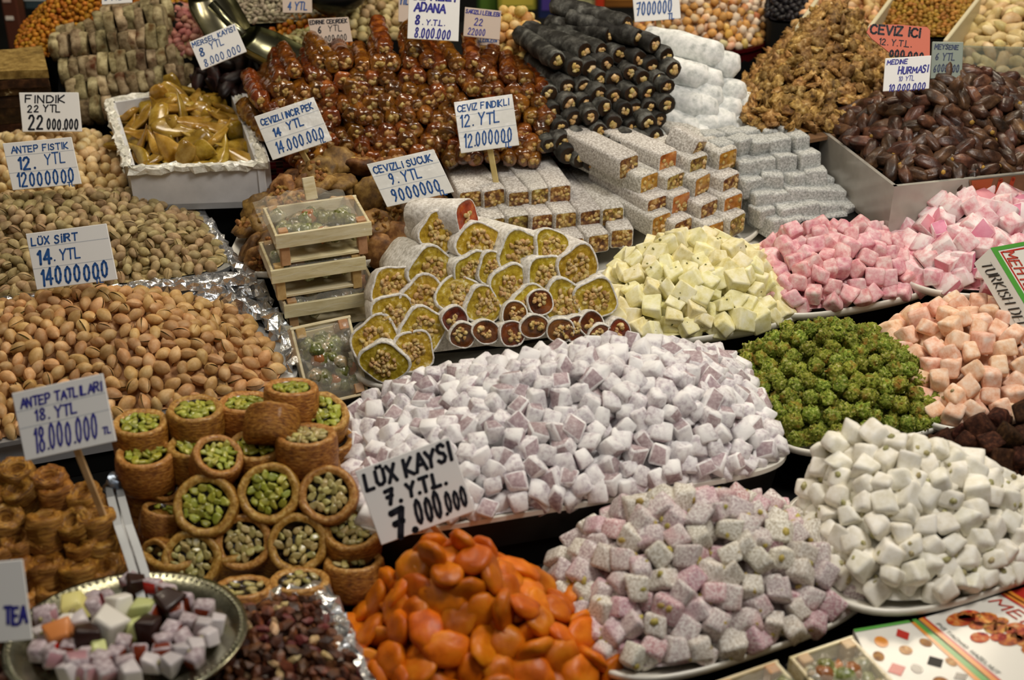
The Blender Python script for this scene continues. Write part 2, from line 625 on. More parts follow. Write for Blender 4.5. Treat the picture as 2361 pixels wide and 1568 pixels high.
# ---- rose and pistachio lokum, coconut dusted
m = pmat('rose_coconut', [(0.34, '#a58a8e'), (0.47, '#c9bbba'), (0.58, '#ece7e3')], scale=650, rough=0.9, spec=0.1, bump=0.3, jit=0.12, hue=0.03, tint=('#c98c94', 0.54, 0.80), tscale=28)
mp_ = pmat('rose_pink_coconut', [(0.34, '#ad7a83'), (0.47, '#cfa4a9'), (0.58, '#eadcdb')], scale=650, rough=0.9, spec=0.1, bump=0.3, jit=0.12, hue=0.02)
mb_ = pmat('rose_cream_coconut', [(0.34, '#a99c8c'), (0.47, '#cdc5b8'), (0.58, '#efece4')], scale=650, rough=0.9, spec=0.1, bump=0.3, jit=0.10, hue=0.02)
F_rose = Foot.px(0.022, (1415, 1598), (2040, 1395), (1850, 1190), (1215, 1275), 3.2)
V_ = [cube_piece(140 + i, 0.0163, [(m, mb_, mp_, m, mb_)[i % 5], m_nutyel], bev=0.18, jit=0.10, nuts=2, nr=0.25) for i in range(9)]
heap('rose_lokum', V_, [m, m_nutyel, mp_, mb_], F_rose, 0.06, (0.0, 0.35), 1.9, 0.0165, 'dusty rose lokum cube with pistachio on the platter by the apricots', 'sweet',
     'rose lokum cubes beside the apricots', seed=4, align=0.25)
platter('platter', F_rose, m_plate, 'white rimmed platter under the dusty rose lokum cubes')

# ---- white pistachio lokum
m = pmat('white_nougat', [(0.3, '#e2dcc8'), (0.5, '#f2eee0'), (0.7, '#fcfaf2')], scale=120, rough=0.8, spec=0.15, bump=0.15, jit=0.08, hue=0.01)
F_white = Foot.px(0.035, (1975, 1455), (2660, 1225), (2440, 1185), (1775, 1118), 2.8)
V_ = [cube_piece(180 + i, 0.0160, [m, m_nutgreen], bev=0.22, jit=0.12, nuts=(1, 1, 2)[i % 3], nr=0.24) for i in range(9)]
heap('white_lokum', V_, [m, m_nutgreen], F_white, 0.072, (-0.60, 0.60), 1.6, 0.0154, 'creamy white lokum cube with pistachio on the platter by the printed boxes', 'sweet',
     'white lokum cubes on the corner platter', seed=5, align=0.3)
platter('platter', F_white, m_plate, 'long white platter under the creamy white lokum cubes')
riser(F_white, 0.012, 0.6)

# ---- cocoa lokum
m = pmat('cocoa_dust', [(0.3, '#1f120c'), (0.5, '#3a2216'), (0.7, '#5b3a26')], scale=260, rough=0.85, spec=0.15, bump=0.3, jit=0.3)
F_cocoa = Foot.px(0.045, (2120, 1140), (2520, 1110), (2480, 1000), (2125, 1035), 3.0)
V_ = [cube_piece(210 + i, 0.018, [m], bev=0.2, jit=0.1) for i in range(5)]
heap('cocoa_lokum', V_, [m], F_cocoa, 0.040, (0.25, 0.2), 1.8, 0.018, 'dark cocoa dusted lokum cube behind the white lokum', 'sweet', 'cocoa lokum cubes', seed=6, align=0.3)
platter('platter', F_cocoa, m_plate, 'platter under the dark cocoa dusted lokum')
riser(F_cocoa, 0.024, 0.6)

# ---- peach lokum
m = pmat('peach_powder', [(0.3, '#dfa683'), (0.5, '#f0c8ac'), (0.7, '#f7e2d0')], scale=150, rough=0.85, spec=0.12, bump=0.15, jit=0.1, hue=0.015)
F_peach = Foot.px(0.055, (2130, 1000), (2600, 948), (2500, 735), (1985, 775), 3.0)
V_ = [cube_piece(230 + i, 0.0168, [m, m_nutgreen], bev=0.2, jit=0.08, nuts=(0, 0, 1)[i % 3], nr=0.12) for i in range(6)]
heap('peach_lokum', V_, [m, m_nutgreen], F_peach, 0.045, (-0.2, 0.45), 2.3, 0.0168, 'pale peach lokum cube on the plate below the lettered carton', 'sweet', 'peach lokum cubes', seed=7, align=0.3)
platter('platter', F_peach, m_plate, 'white plate with blue foot under the peach lokum')
riser(F_peach, 0.034, 0.6)

# ---- green pistachio-coated balls
m = pmat('green_pistachio_crumb', [(0.32, '#3f4a14'), (0.45, '#6f7d26'), (0.56, '#99a23c'), (0.68, '#c9c68a')], scale=380, rough=0.75, spec=0.2, bump=0.8, jit=0.25, hue=0.02, tint=('#94742e', 0.55, 0.72), tscale=120)
F_green = Foot.px(0.05, (1830, 1060), (2248, 960), (2080, 795), (1640, 835), 3.2)


def crumb_ball(seed, r):
    rs = np.random.default_rng(seed)
    bm = bmesh.new()
    blob(bm, (r, r * rs.uniform(.8, 1), r * rs.uniform(.75, .95)), sub=3, amp=0.55, freq=2.6, seed=seed)
    for k in range(26):
        d = rs.normal(size=3); d /= np.linalg.norm(d)
        blob(bm, (r * rs.uniform(.14, .3), r * 0.12, r * 0.1), Matrix.Translation(Vector(d) * r * rs.uniform(.8, 1.0)) @ Euler(rs.uniform(0, 3, 3)).to_matrix().to_4x4(), sub=1)
    return done(bm, m, True)


V_ = [crumb_ball(250 + i, 0.0080) for i in range(8)]
heap('pistachio_ball', V_, [m], F_green, 0.044, (-0.05, 0.45), 2.0, 0.0138, 'green pistachio crumb coated ball on the white platter', 'sweet', 'green pistachio coated balls', seed=8, align=0.2)
platter('platter', F_green, m_plate, 'white platter under the green pistachio coated balls')
riser(F_green, 0.03, 0.6)

# ---- lemon lokum
m = pmat('lemon_powder', [(0.3, '#dcd08a'), (0.5, '#f0e9b8'), (0.7, '#fbf7dc')], scale=110, rough=0.8, spec=0.15, bump=0.12, jit=0.08, hue=0.012)
m2 = pmat('olive_bit', [(0.3, '#6b6a32'), (0.7, '#8d8a58')], scale=300, rough=0.6)
F_lemon = Foot.px(0.065, (1442, 800), (1888, 728), (1745, 600), (1370, 645), 3.0)
V_ = [cube_piece(270 + i, 0.0160, [m, m2], bev=0.12, jit=0.11, nuts=(1, 1, 2)[i % 3], nr=0.09) for i in range(7)]
heap('lemon_lokum', V_, [m, m2], F_lemon, 0.052, (-0.15, 0.40), 1.8, 0.0160, 'pale lemon yellow lokum cube on the white plate', 'sweet', 'lemon lokum cubes', seed=9, align=0.3)
platter('platter', F_lemon, m_plate, 'white plate under the pale lemon lokum cubes')
riser(F_lemon, 0.044, 0.6)

# ---- pink lokum
m = pmat('pink_powder', [(0.3, '#d3838f'), (0.48, '#e5b0b4'), (0.68, '#f3dad8')], scale=140, rough=0.85, spec=0.12, bump=0.15, jit=0.1, hue=0.012)
F_pink = Foot.px(0.07, (1775, 742), (2218, 655), (2060, 562), (1715, 595), 2.8)
V_ = [cube_piece(300 + i, 0.0153, [m], bev=0.2, jit=0.10) for i in range(6)]
heap('pink_lokum', V_, [m], F_pink, 0.042, (-0.2, 0.3), 2.0, 0.0150, 'rose pink lokum cube on the oval plate behind the green balls', 'sweet', 'pink lokum cubes', seed=10, align=0.3)
platter('platter', F_pink, m_plate, 'white oval plate under the rose pink lokum cubes')
riser(F_pink, 0.05, 0.6)

# ---- pale pink sharp-edged lokum, powdered
m = pmat('pale_pink_powder', [(0.34, '#dc949d'), (0.46, '#ecc5c8'), (0.58, '#f6e9e8')], scale=70, rough=0.8, spec=0.15, bump=0.1, jit=0.08, hue=0.01)
m2 = pmat('pink_jelly_face', [(0.3, '#cf7488'), (0.6, '#dd95a4')], scale=60, rough=0.6, jit=0.1)
F_pale = Foot.px(0.08, (2085, 668), (2480, 682), (2420, 500), (2040, 515), 3.0)
V_ = [cube_piece(330 + i, 0.0180, [m, m2], bev=0.05, jit=0.07, seg=1, bare=1) for i in range(9)]
heap('pale_pink_lokum', V_, [m, m2], F_pale, 0.052, (0.0, 0.45), 1.7, 0.0178, 'sharp edged pale pink lokum cube heavy with sugar, before the dates', 'sweet', 'pale pink sugared lokum cubes', seed=11, align=0.25)
platter('platter', F_pale, m_plate, 'white plate under the sugared pale pink lokum')
riser(F_pale, 0.058, 0.6)

# ---- dried apricots
m_apr = pmat('apricot_flesh', [(0.3, '#b05002'), (0.5, '#d87006'), (0.72, '#ea8e1c')], scale=45, rough=0.40, spec=0.35, bump=0.25, bscale=130, jit=0.25, hue=0.007, sss=0.35)


def apricot(seed, r):
    rs = np.random.default_rng(seed)
    bm = bmesh.new()
    dip = rs.uniform(0.2, 0.6); bend = rs.uniform(-0.22, 0.22); el = rs.uniform(1.0, 1.35)

    def fn(c):
        rad = math.hypot(c.x, c.y)
        z = c.z * (0.45 + 0.10 * mnoise.noise(c * 1.7 + Vector((seed, 0, 0))))
        if c.z > 0: z -= dip * 0.22 * max(0, 1 - rad * 1.6)
        z += bend * c.x * c.x
        return Vector((c.x * el * (1 + 0.06 * mnoise.noise(Vector((c.x, c.y, seed)) * 2)), c.y, z))
    blob(bm, (r, r, r), sub=3, amp=0.14, freq=1.8, seed=seed, fn=fn)
    return done(bm, m_apr, True)


F_apr = Foot.px(0.01, (850, 1720), (1510, 1650), (1275, 1345), (765, 1420), 2.6)
V_ = [apricot(400 + i, 0.0136) for i in range(12)]
heap('dried_apricot', V_, [m_apr], F_apr, 0.085, (-0.1, 0.35), 1.35, 0.0182, 'glossy orange dried apricot in the heap below the LÜX KAYSI card', 'dried fruit', 'dried apricots', seed=12, align=0.45, flatz=True, lift=0.2, under=True)
# ------------------------------------------------------------------ nuts in trays on the left
m_foil = pmat('kitchen_foil', [(0.3, '#c9cccf'), (0.7, '#f2f4f5')], scale=90, rough=0.22, metal=0.9, bump=0.7, bscale=120, jit=0.1)
m_sheet_steel = pmat('sheet_steel', [(0.3, '#a5a9ad'), (0.7, '#cfd3d6')], scale=20, rough=0.38, metal=0.75, jit=0.0)


def foil_strip(name, pts, w, parent=None, seed=0, mat=None, amp=0.004, label=None):
    """Crumpled foil folded over an edge that runs through pts."""
    rs = np.random.default_rng(seed)
    pts = [Vector(p) for p in pts]
    P = []
    for a, b in zip(pts[:-1], pts[1:]):
        n = max(3, int((b - a).length / 0.006))
        P += [a.lerp(b, i / n) for i in range(n)]
    P.append(pts[-1])
    V, Fc = [], []
    k = 7
    for i, p in enumerate(P):
        d = (P[min(i + 1, len(P) - 1)] - P[max(i - 1, 0)]).normalized()
        side = d.cross(Vector((0, 0, 1))).normalized()
        for j in range(k):
            th = math.pi * j / (k - 1)
            q = p + side * (math.cos(th) * w) + Vector((0, 0, math.sin(th) * w * 0.55 - 0.35 * w))
            if j in (0, k - 1): q.z -= w * 0.7
            q += Vector(rs.normal(size=3) * amp * 0.35)
            V.append(q)
    for i in range(len(P) - 1):
        for j in range(k - 1):
            a = i * k + j
            Fc += [(a, a + 1, a + k + 1), (a, a + k + 1, a + k)] if (i + j) % 2 else [(a, a + 1, a + k), (a + 1, a + k + 1, a + k)]
    o = put(name, raw(V, Fc, mat or m_foil, False), parent=parent)
    return o


def pistachio(seed, L, mats, split=True):
    """A shell with pointed end, open along one seam over the kernel."""
    rs = np.random.default_rng(seed)
    bm = bmesh.new()
    nu, nv = 12, 8
    gap = rs.uniform(0.08, 0.3) if split else 0.0
    w = rs.uniform(0.62, 0.74)
    rows = []
    for i in range(nv + 1):
        t = i / nv
        x = (t - 0.5) * L
        r = L * 0.5 * w * (math.sin(math.pi * t) ** 0.62) * (1.08 - 0.24 * t) + 1e-5
        row = []
        for k in range(nu + 1):
            g = gap * (t ** 1.2) * (1 if t < 0.97 else 0.4)
            a = g + (2 * math.pi - 2 * g) * k / nu + math.pi / 2
            row.append(bm.verts.new((x, math.cos(a) * r * 0.92, math.sin(a) * r)))
        rows.append(row)
    for i in range(nv):
        for k in range(nu):
            bm.faces.new((rows[i][k], rows[i][k + 1], rows[i + 1][k + 1], rows[i + 1][k]))
    if split:
        blob(bm, (L * 0.40, L * 0.5 * w * 0.80, L * 0.5 * w * 0.84), mi=1, sub=1)
    bmesh.ops.rotate(bm, cent=(0, 0, 0), matrix=Matrix.Rotation(rs.uniform(0, 6.28), 3, 'X'), verts=bm.verts)
    return done(bm, mats, True)


m_kern = pmat('pistachio_kernel', [(0.35, '#6d5a2c'), (0.6, '#8f7a3a')], scale=200, rough=0.7, jit=0.3)
m_raw = pmat('raw_pistachio_shell', [(0.3, '#86704c'), (0.5, '#ad966a'), (0.68, '#cab68a')], scale=110, rough=0.6, spec=0.3, bump=0.15, jit=0.28, hue=0.02)
m_roast = pmat('roasted_pistachio_shell', [(0.3, '#ad7f48'), (0.5, '#cba069'), (0.68, '#e0bc88')], scale=90, rough=0.5, spec=0.35, bump=0.12, jit=0.28, hue=0.012)

F_roast = Foot.px(0.055, (-330, 1075), (700, 893), (565, 715), (-230, 770), 5)
V_ = [pistachio(500 + i, 0.0180, [m_roast, m_kern], i % 4 != 0) for i in range(16)]
heap('roasted_pistachio', V_, [m_roast, m_kern], F_roast, 0.05, (0.15, 0.45), 1.9, 0.0122, 'tan roasted pistachio in the front nut tray', 'nut',
     'roasted pistachios in the front nut tray', seed=21, align=0.6, flatz=True, lift=0.15)
metal_tray('serving_tray', F_roast, m_sheet_steel, 'shiny steel tray holding the tan roasted pistachios', 0.03, lip=0.045, mat2=flat('tray_side_steel', '#c4c7cb', .4, .5, metal=.3))
riser(F_roast, 0.02)

F_raw = Foot.px(0.085, (-330, 725), (562, 628), (432, 455), (-200, 470), 6)
V_ = [pistachio(520 + i, 0.0158, [m_raw, m_kern], i % 4 != 0) for i in range(16)]
heap('raw_pistachio', V_, [m_raw, m_kern], F_raw, 0.034, (0.1, 0.3), 1.7, 0.0108, 'brownish green unroasted pistachio in the foil lined tray', 'nut',
     'unroasted pistachios in the foil lined tray', seed=22, align=0.6, flatz=True, lift=0.15)
tr = metal_tray('serving_tray', F_raw, m_sheet_steel, 'foil lined tray holding the brownish unroasted pistachios', 0.025)
foil_strip('foil_lining', [G(-60, 697, .085), G(330, 655, .087), G(575, 632, .09), G(520, 575, .09), G(436, 450, .09), G(330, 447, .088)], 0.0075, tr, 1)
foil_strip('foil_lining', [G(385, 668, .075), G(480, 668, .08), G(585, 655, .08), G(590, 690, .07)], 0.013, tr, 2, amp=0.009)
riser(F_raw, 0.058)
# clear film and foil between the nut trays and the crates
o = foil_strip('crumpled_foil', [G(545, 690, .07), G(600, 705, .07), G(640, 745, .065), G(668, 790, .06), G(690, 845, .06)], 0.010, None, 3, amp=0.010)
tag(o, 'crumpled silver foil between the roasted pistachios and the small crates', 'foil')

# hazelnuts
m_haz = pmat('blanched_hazelnut', [(0.3, '#b8905a'), (0.5, '#d8bb86'), (0.68, '#ecd9b0')], scale=80, rough=0.55, spec=0.3, bump=0.08, jit=0.15, hue=0.012)


def hazel(seed, r, mats=None):
    bm = bmesh.new()

    def fn(c):
        if c.z > 0.5: c = Vector((c.x, c.y, c.z + (c.z - 0.5) * 0.25))
        return c
    blob(bm, (r, r, r), sub=2, amp=0.10, freq=1.6, seed=seed, fn=fn)
    return done(bm, mats or m_haz, True)


F_haz = Foot.px(0.10, (-200, 480), (318, 452), (262, 325), (-120, 350), 4)
V_ = [hazel(540 + i, 0.0066) for i in range(5)]
heap('hazelnut', V_, [m_haz], F_haz, 0.032, (0.35, 0.35), 1.6, 0.0128, 'pale blanched hazelnut in the heap beside the white box', 'nut', 'blanched hazelnuts by the white box', seed=23)
riser(F_haz, 0.09)

# ------------------------------------------------------------------ white box of candied fruit
m_card = pmat('white_cardboard', [(0.3, '#c9cacc'), (0.7, '#dfe0e2')], scale=30, rough=0.6, jit=0)
m_film = pmat('clinging_film', [(0.4, '#d8d6c8'), (0.6, '#f4f2e8')], scale=160, rough=0.18, spec=0.8, bump=0.8, bscale=150, jit=0)
zt, zb = 0.145, 0.095
fl, fr, br, bl = G(297, 388, zt), G(608, 378, zt), G(535, 188, zt), G(250, 234, zt)


def quad_box(name, cs, zt, zb, mat, th=0.005, label='', cat='box'):
    """Open-topped carton from its four top corners (front-left, front-right, back-right, back-left)."""
    root = empty(name, (sum((c for c in cs), Vector()) / 4).xy.to_3d() + Vector((0, 0, zb)))
    tag(root, label, cat)
    O = root.location
    for a, b in zip(cs, cs[1:] + cs[:1]):
        d = (b - a).normalized(); nn = Vector((-d.y, d.x, 0)) * th
        V = [Vector((a.x, a.y, zb)), Vector((b.x, b.y, zb)), Vector((b.x, b.y, zt)), Vector((a.x, a.y, zt))]
        V = V + [v + nn for v in V]
        V = [v - O for v in V]
        put('side_panel', raw(V, [(0, 1, 2, 3), (5, 4, 7, 6), (3, 2, 6, 7), (1, 0, 4, 5), (0, 3, 7, 4), (2, 1, 5, 6)], mat), parent=root)
    V = [Vector((c.x, c.y, zb)) - O for c in cs] + [Vector((c.x, c.y, zb + th)) - O for c in cs]
    put('bottom_panel', raw(V, [(3, 2, 1, 0), (4, 5, 6, 7), (0, 1, 5, 4), (1, 2, 6, 5), (2, 3, 7, 6), (3, 0, 4, 7)], mat), parent=root)
    return root


cs = [fl, fr, br, bl]
bx = quad_box('fruit_box', cs, zt, zb, m_card, 0.007, 'white cardboard box with film wrapped rim holding olive candied fruit')
loc = bx.location
foil_strip('film_wrap', [p - loc + Vector((0, 0, .001)) for p in (fl, fr, br, bl, fl)], 0.0055, bx, 5, m_film, amp=0.004)
V = [G(548, 185, .15) - loc, G(560, 183, .15) - loc, G(622, 372, .14) - loc, G(609, 375, .14) - loc]
put('flap', raw(V + [v - Vector((0, 0, .04)) for v in V], [(0, 1, 2, 3), (0, 3, 7, 4), (3, 2, 6, 7), (2, 1, 5, 6), (1, 0, 4, 5)], m_card), parent=bx)
m_cand = pmat('candied_fruit_syrup', [(0.3, '#7a5a18'), (0.5, '#a8842c'), (0.7, '#cfae56')], scale=50, rough=0.22, spec=0.6, coat=0.5, bump=0.25, bscale=60, jit=0.25, hue=0.012, sss=0.2)


def candied(seed):
    rs = np.random.default_rng(seed)
    bm = bmesh.new()
    b = rs.uniform(0.2, 0.7)

    def fn(c):
        w = 1.0 - 0.42 * (c.x + 1)          # pointed at one end
        return Vector((c.x * 1.25, c.y * max(w, 0.12) * 0.9, c.z * max(w, 0.25) * 0.5 + b * c.x * c.x * 0.5 - 0.1))
    blob(bm, (0.022, 0.020, 0.015), sub=3, amp=0.18, freq=1.6, seed=seed, fn=fn)
    return done(bm, m_cand, True)


F_cand = Foot.px(0.118, (318, 405), (590, 395), (515, 225), (272, 268), 5)
V_ = [candied(560 + i) for i in range(6)]
heap('candied_fruit', V_, [m_cand], F_cand, 0.028, (0.2, 0.3), 2.5, 0.021, 'glossy olive brown candied fruit piece in the white box', 'sweet', 'candied fruit in the white box', seed=24, align=0.6, flatz=True, lift=0.2)
stall_box = put('support_crate', box_mesh((0.21, 0.19, 0.094), m_dark, 0.002), Vector((loc.x + 0.01, loc.y, 0.048)), Euler((0, 0, math.radians(8))))
tag(stall_box, 'dark crate under the white box of candied fruit', 'crate')
# black plastic sheet with highlights under that box
m_bag = pmat('black_plastic', [(0.3, '#050505'), (0.7, '#101010')], scale=20, rough=0.12, spec=0.8, coat=0.5, bump=0.9, bscale=35, jit=0)


def sheet(name, cs, n, amp, mat, seed=0, thick=0.0012, m=None):
    rs = np.random.default_rng(seed)
    m = m or n
    V, Fc = [], []
    for j in range(m):
        for i in range(n):
            u, v = i / (n - 1), j / (m - 1)
            p = cs[0] * (1 - u) * (1 - v) + cs[1] * u * (1 - v) + cs[2] * u * v + cs[3] * (1 - u) * v
            V.append(p + Vector((0, 0, amp * (mnoise.noise(Vector((u * 5, v * 4, seed))) + 0.5 * mnoise.noise(Vector((u * 13, v * 11, seed + 3)))))))
    N = len(V)
    V += [v - Vector((0, 0, thick)) for v in V]
    for j in range(m - 1):
        for i in range(n - 1):
            a = j * n + i
            Fc += [(a, a + 1, a + n + 1, a + n), (N + a + n, N + a + n + 1, N + a + 1, N + a)]
    return put(name, raw(V, Fc, mat, True))


o = sheet('plastic_sheet', [G(415, 505, .06), G(605, 515, .06), G(608, 430, .094), G(400, 440, .094)], 22, 0.014, m_bag, 4)
tag(o, 'crumpled black plastic sheet below the white box', 'plastic sheet')

# ------------------------------------------------------------------ rows of pressed dried figs behind the box
m_fig = pmat('pressed_fig_skin', [(0.28, '#463a26'), (0.42, '#7d6d4e'), (0.55, '#a89874'), (0.7, '#c9ba94')], scale=70, rough=0.8, spec=0.2, bump=0.4, jit=0.3, hue=0.02, tint=('#5a3a1c', 0.55, 0.72), tscale=60)


def fig_disc(seed):
    rs = np.random.default_rng(seed)
    bm = bmesh.new()

    def fn(c):
        r = math.hypot(c.y, c.z)
        k = max(abs(c.y), abs(c.z)) / max(r, 1e-4)
        c = Vector((max(-0.85, min(0.85, c.x * 3.2)), c.y * (0.45 + 0.5 / max(k, .7)), c.z * (0.45 + 0.5 / max(k, .7))))
        return c
    blob(bm, (0.0070, 0.0165, 0.0170), sub=3, amp=0.16, freq=2.2, seed=seed, fn=fn)
    return done(bm, m_fig, True)


V_ = [fig_disc(580 + i) for i in range(6)]
P0 = G(300, 268, 0.115)
nrm = Vector((0.1, -0.80, 0.55)).normalized()
rows = [((168, 258), (262, 246)), ((160, 212), (452, 172)), ((140, 166), (450, 128)), ((120, 108), (388, 86)), ((222, 62), (384, 40))]
up_ = Vector((0, 0.25, 1)).normalized()
for ri, (a, b) in enumerate(rows):
    A, B = AP(*a, P0, nrm), AP(*b, P0, nrm)
    n = max(3, int((B - A).length / 0.0112))
    d = (B - A).normalized()
    for dep in range(2):
        for i in range(n):
            p = A.lerp(B, (i + 0.5) / n) + Vector((0, 0.03 * dep, 0.0)) + Vector(RNG.normal(size=3) * 0.0012)
            M = Matrix((d, Vector((-d.y, d.x, 0)).normalized(), d.cross(Vector((-d.y, d.x, 0)).normalized()))).transposed()
            rot = M.to_quaternion() @ Euler((RNG.uniform(0, 6.28), RNG.normal() * .06, RNG.normal() * .14)).to_quaternion()
            tag(put('pressed_fig', V_[RNG.integers(6)], p, rot, scale=RNG.uniform(.92, 1.06)),
                'grey brown pressed dried fig in the %s row behind the white box' % ['lowest', 'second', 'third', 'fourth', 'top'][ri], 'dried fruit',
                'pressed figs in the %s row' % ['lowest', 'second', 'third', 'fourth', 'top'][ri])
for ri, (px, py, r) in enumerate([(418, 72, .016), (425, 150, .016)]):
    pass
V = [AP(120, 285, P0, nrm), AP(480, 262, P0, nrm), AP(462, 110, P0, nrm), AP(380, 50, P0, nrm), AP(230, 70, P0, nrm), AP(125, 120, P0, nrm)]
V = [v + Vector((0, .02, -.004)) for v in V]
V2 = [Vector((v.x, v.y + 0.07, v.z)) for v in V]
stand = put('fig_stand', raw(V + V2, [tuple(range(6)), tuple(range(6, 12))[::-1]] + [(i, (i + 6), (i + 1) % 6 + 6, (i + 1) % 6) for i in range(6)], m_dark))
tag(stand, 'dark stand behind the rows of pressed figs', 'stand')

# fruit-leather stack at the far left
m_tan = pmat('tan_fruit_leather', [(0.3, '#6d5128'), (0.5, '#93733e'), (0.7, '#b39359')], scale=120, rough=0.75, bump=0.2, jit=0.1)
m_lea = pmat('dark_fruit_leather', [(0.3, '#1c110a'), (0.5, '#382313'), (0.68, '#5d4024'), (0.74, '#c9b78c')], scale=90, rough=0.55, bump=0.3, jit=0.25)
root = empty('fruit_leather_stack', G(60, 300, 0.11))
tag(root, 'stack of dark fruit leather sheets under one tan sheet behind the hazelnuts', 'dried fruit')
for i in range(8):
    y0 = 300 - i * 17
    z = 0.11 + i * 0.0085
    cs = [G(-70, 312, .11), G(135 - i * 0.5, 298, .11), G(118, 240, .11), G(-70, 260, .11)]
    off = Vector((RNG.normal() * .002, RNG.normal() * .002, i * 0.0105))
    V = []
    for kx in range(9):
        for ky in range(4):
            u, v = kx / 8, ky / 3
            p = (cs[0] * (1 - u) * (1 - v) + cs[1] * u * (1 - v) + cs[2] * u * v + cs[3] * (1 - u) * v) + off - root.location
            V.append(p + Vector((0, 0, 0.002 * mnoise.noise(Vector((kx, ky, i * 3.1))))))
    N = len(V)
    V += [p - Vector((0, 0, 0.0098)) for p in V]
    Fc = []
    for kx in range(8):
        for ky in range(3):
            a = kx * 4 + ky
            Fc += [(a, a + 4, a + 5, a + 1), (N + a + 1, N + a + 5, N + a + 4, N + a)]
        a = kx * 4
        Fc += [(a, N + a, N + a + 4, a + 4), (a + 3, a + 7, N + a + 7, N + a + 3)]
    for ky in range(3):
        a = 32 + ky
        Fc.append((a, N + a, N + a + 1, a + 1))
    o = put('leather_sheet', raw(V, Fc, m_tan if i == 7 else m_lea, False), parent=root)
    if i == 7: o['label'] = 'tan sheet'

# ------------------------------------------------------------------ walnut-stuffed dried figs
m_figs = pmat('stuffed_fig_skin', [(0.3, '#3f2a15'), (0.46, '#735028'), (0.6, '#9c7640'), (0.74, '#b89a6c')], scale=75, rough=0.55, spec=0.35, bump=0.4, bscale=80, jit=0.3, hue=0.015)
m_waln = pmat('walnut_meat', [(0.3, '#5d3a17'), (0.5, '#94682f'), (0.7, '#caa263')], scale=130, rough=0.6, spec=0.3, bump=0.6, jit=0.25)


def stuffed_fig(seed):
    """A flattened fig, its face opened into a bowl for the nuts."""
    rs = np.random.default_rng(seed)
    bm = bmesh.new()
    el = rs.uniform(0.85, 1.1)
    dp = 0.5 if seed % 3 else 0.1

    def fn(c):
        r = math.hypot(c.x, c.y)
        z = c.z * 0.42
        if c.z > 0: z -= dp * max(0.0, 0.72 - r) * 0.75
        wr = 1 + 0.07 * math.sin(9 * math.atan2(c.y, c.x) + seed) * min(1, r * 1.3)
        return Vector((c.x * el * wr, c.y * wr, z + 0.12 * mnoise.noise(Vector((c.x * 1.6, c.y * 1.6, seed)))))
    blob(bm, (0.0195, 0.0195, 0.0195), sub=3, amp=0.14, freq=2.2, seed=seed, fn=fn)
    return done(bm, m_figs, True)


def walnut_bits(seed, R, n, r, flatk=0.35, mat=None):
    rs = np.random.default_rng(seed)
    bm = bmesh.new()
    for i in range(n):
        a = rs.uniform(0, 6.28); q = R * math.sqrt(rs.random())
        blob(bm, (r * rs.uniform(.7, 1.3), r * rs.uniform(.5, .9), r * rs.uniform(.5, .9)), Matrix.Translation((q * math.cos(a), q * math.sin(a), rs.normal() * R * flatk * .5)) @ Euler(rs.uniform(0, 3, 3)).to_matrix().to_4x4(), sub=1, amp=0.5, freq=2, seed=seed + i)
    return done(bm, mat or m_waln, True)


FV = [stuffed_fig(600 + i) for i in range(9)]
WV = [walnut_bits(620 + i, 0.0118, 24, 0.0042) for i in range(5)]
F_fig = Foot.px(0.085, (520, 640), (1040, 570), (985, 440), (600, 470), 3.5)
hf = height_fn(F_fig, 0.062, (-0.05, 0.40), 1.7, 0.1, 31)
pts = sample(F_fig, hf, 0.0225, 26, 0.97, 31)
core = put('stuffed_fig_mass', join_np('m', [(core_mesh(F_fig, hf, 0.02, [m_figs]), Matrix.Identity(4))], [m_figs]))
tag(core, 'mass of stuffed figs beneath the heap', 'dried fruit', kind='stuff')
for i, (p, n_) in enumerate(pts):
    if not in_view(p): continue
    tilt = n_.lerp(Vector((RNG.normal() * .5, -0.5 + RNG.normal() * .3, 0.65)), 0.6).normalized()
    rot = Vector((0, 0, 1)).rotation_difference(tilt) @ Euler((RNG.normal() * .4, RNG.normal() * .4, math.pi + RNG.normal() * .7)).to_quaternion()
    o = put('stuffed_fig', FV[i % 9], p + n_ * 0.004, rot, scale=RNG.uniform(.9, 1.1))
    tag(o, 'tan dried fig stuffed with walnut in the heap behind the small crates', 'dried fruit', 'walnut stuffed figs')
    if i % 3: put('walnut_filling', WV[i % 5], (0, 0, 0.0035), parent=o)
platter('platter', F_fig, m_plate, 'plate under the heap of walnut stuffed figs')
riser(F_fig, 0.062, 0.6)
# ------------------------------------------------------------------ small wooden crates of wrapped sweets
m_pine = pmat('pale_pine', [(0.3, '#cdbb8c'), (0.5, '#e2d5ac'), (0.7, '#eee4c4')], scale=40, rough=0.45, spec=0.4, coat=0.4, bump=0.1, jit=0.06, hue=0.01, stretch=(1, 6, 6))
m_post = pmat('orange_pine_post', [(0.3, '#a9804e'), (0.6, '#cba472'), (0.75, '#dcbc90')], scale=60, rough=0.5, coat=0.3, jit=0.1)
m_sweetmix = pmat('wrapped_sweets', [(0.28, '#2f331c'), (0.42, '#6f7440'), (0.52, '#a7a488'), (0.62, '#c7b67c'), (0.72, '#d8d5cc')], scale=130, rough=0.15, spec=0.8, coat=0.8, bump=0.6, jit=0.4, hue=0.05)
m_green = pmat('wrapped_green_sweet', [(0.35, '#4a5220'), (0.55, '#7f8644'), (0.7, '#c4c29a')], scale=200, rough=0.2, spec=0.7, coat=0.6, bump=0.4, jit=0.3)
m_orange_sw = flat('orange_sweet', '#b07040', 0.25, 0.5, coat=0.5, jit=0.3)


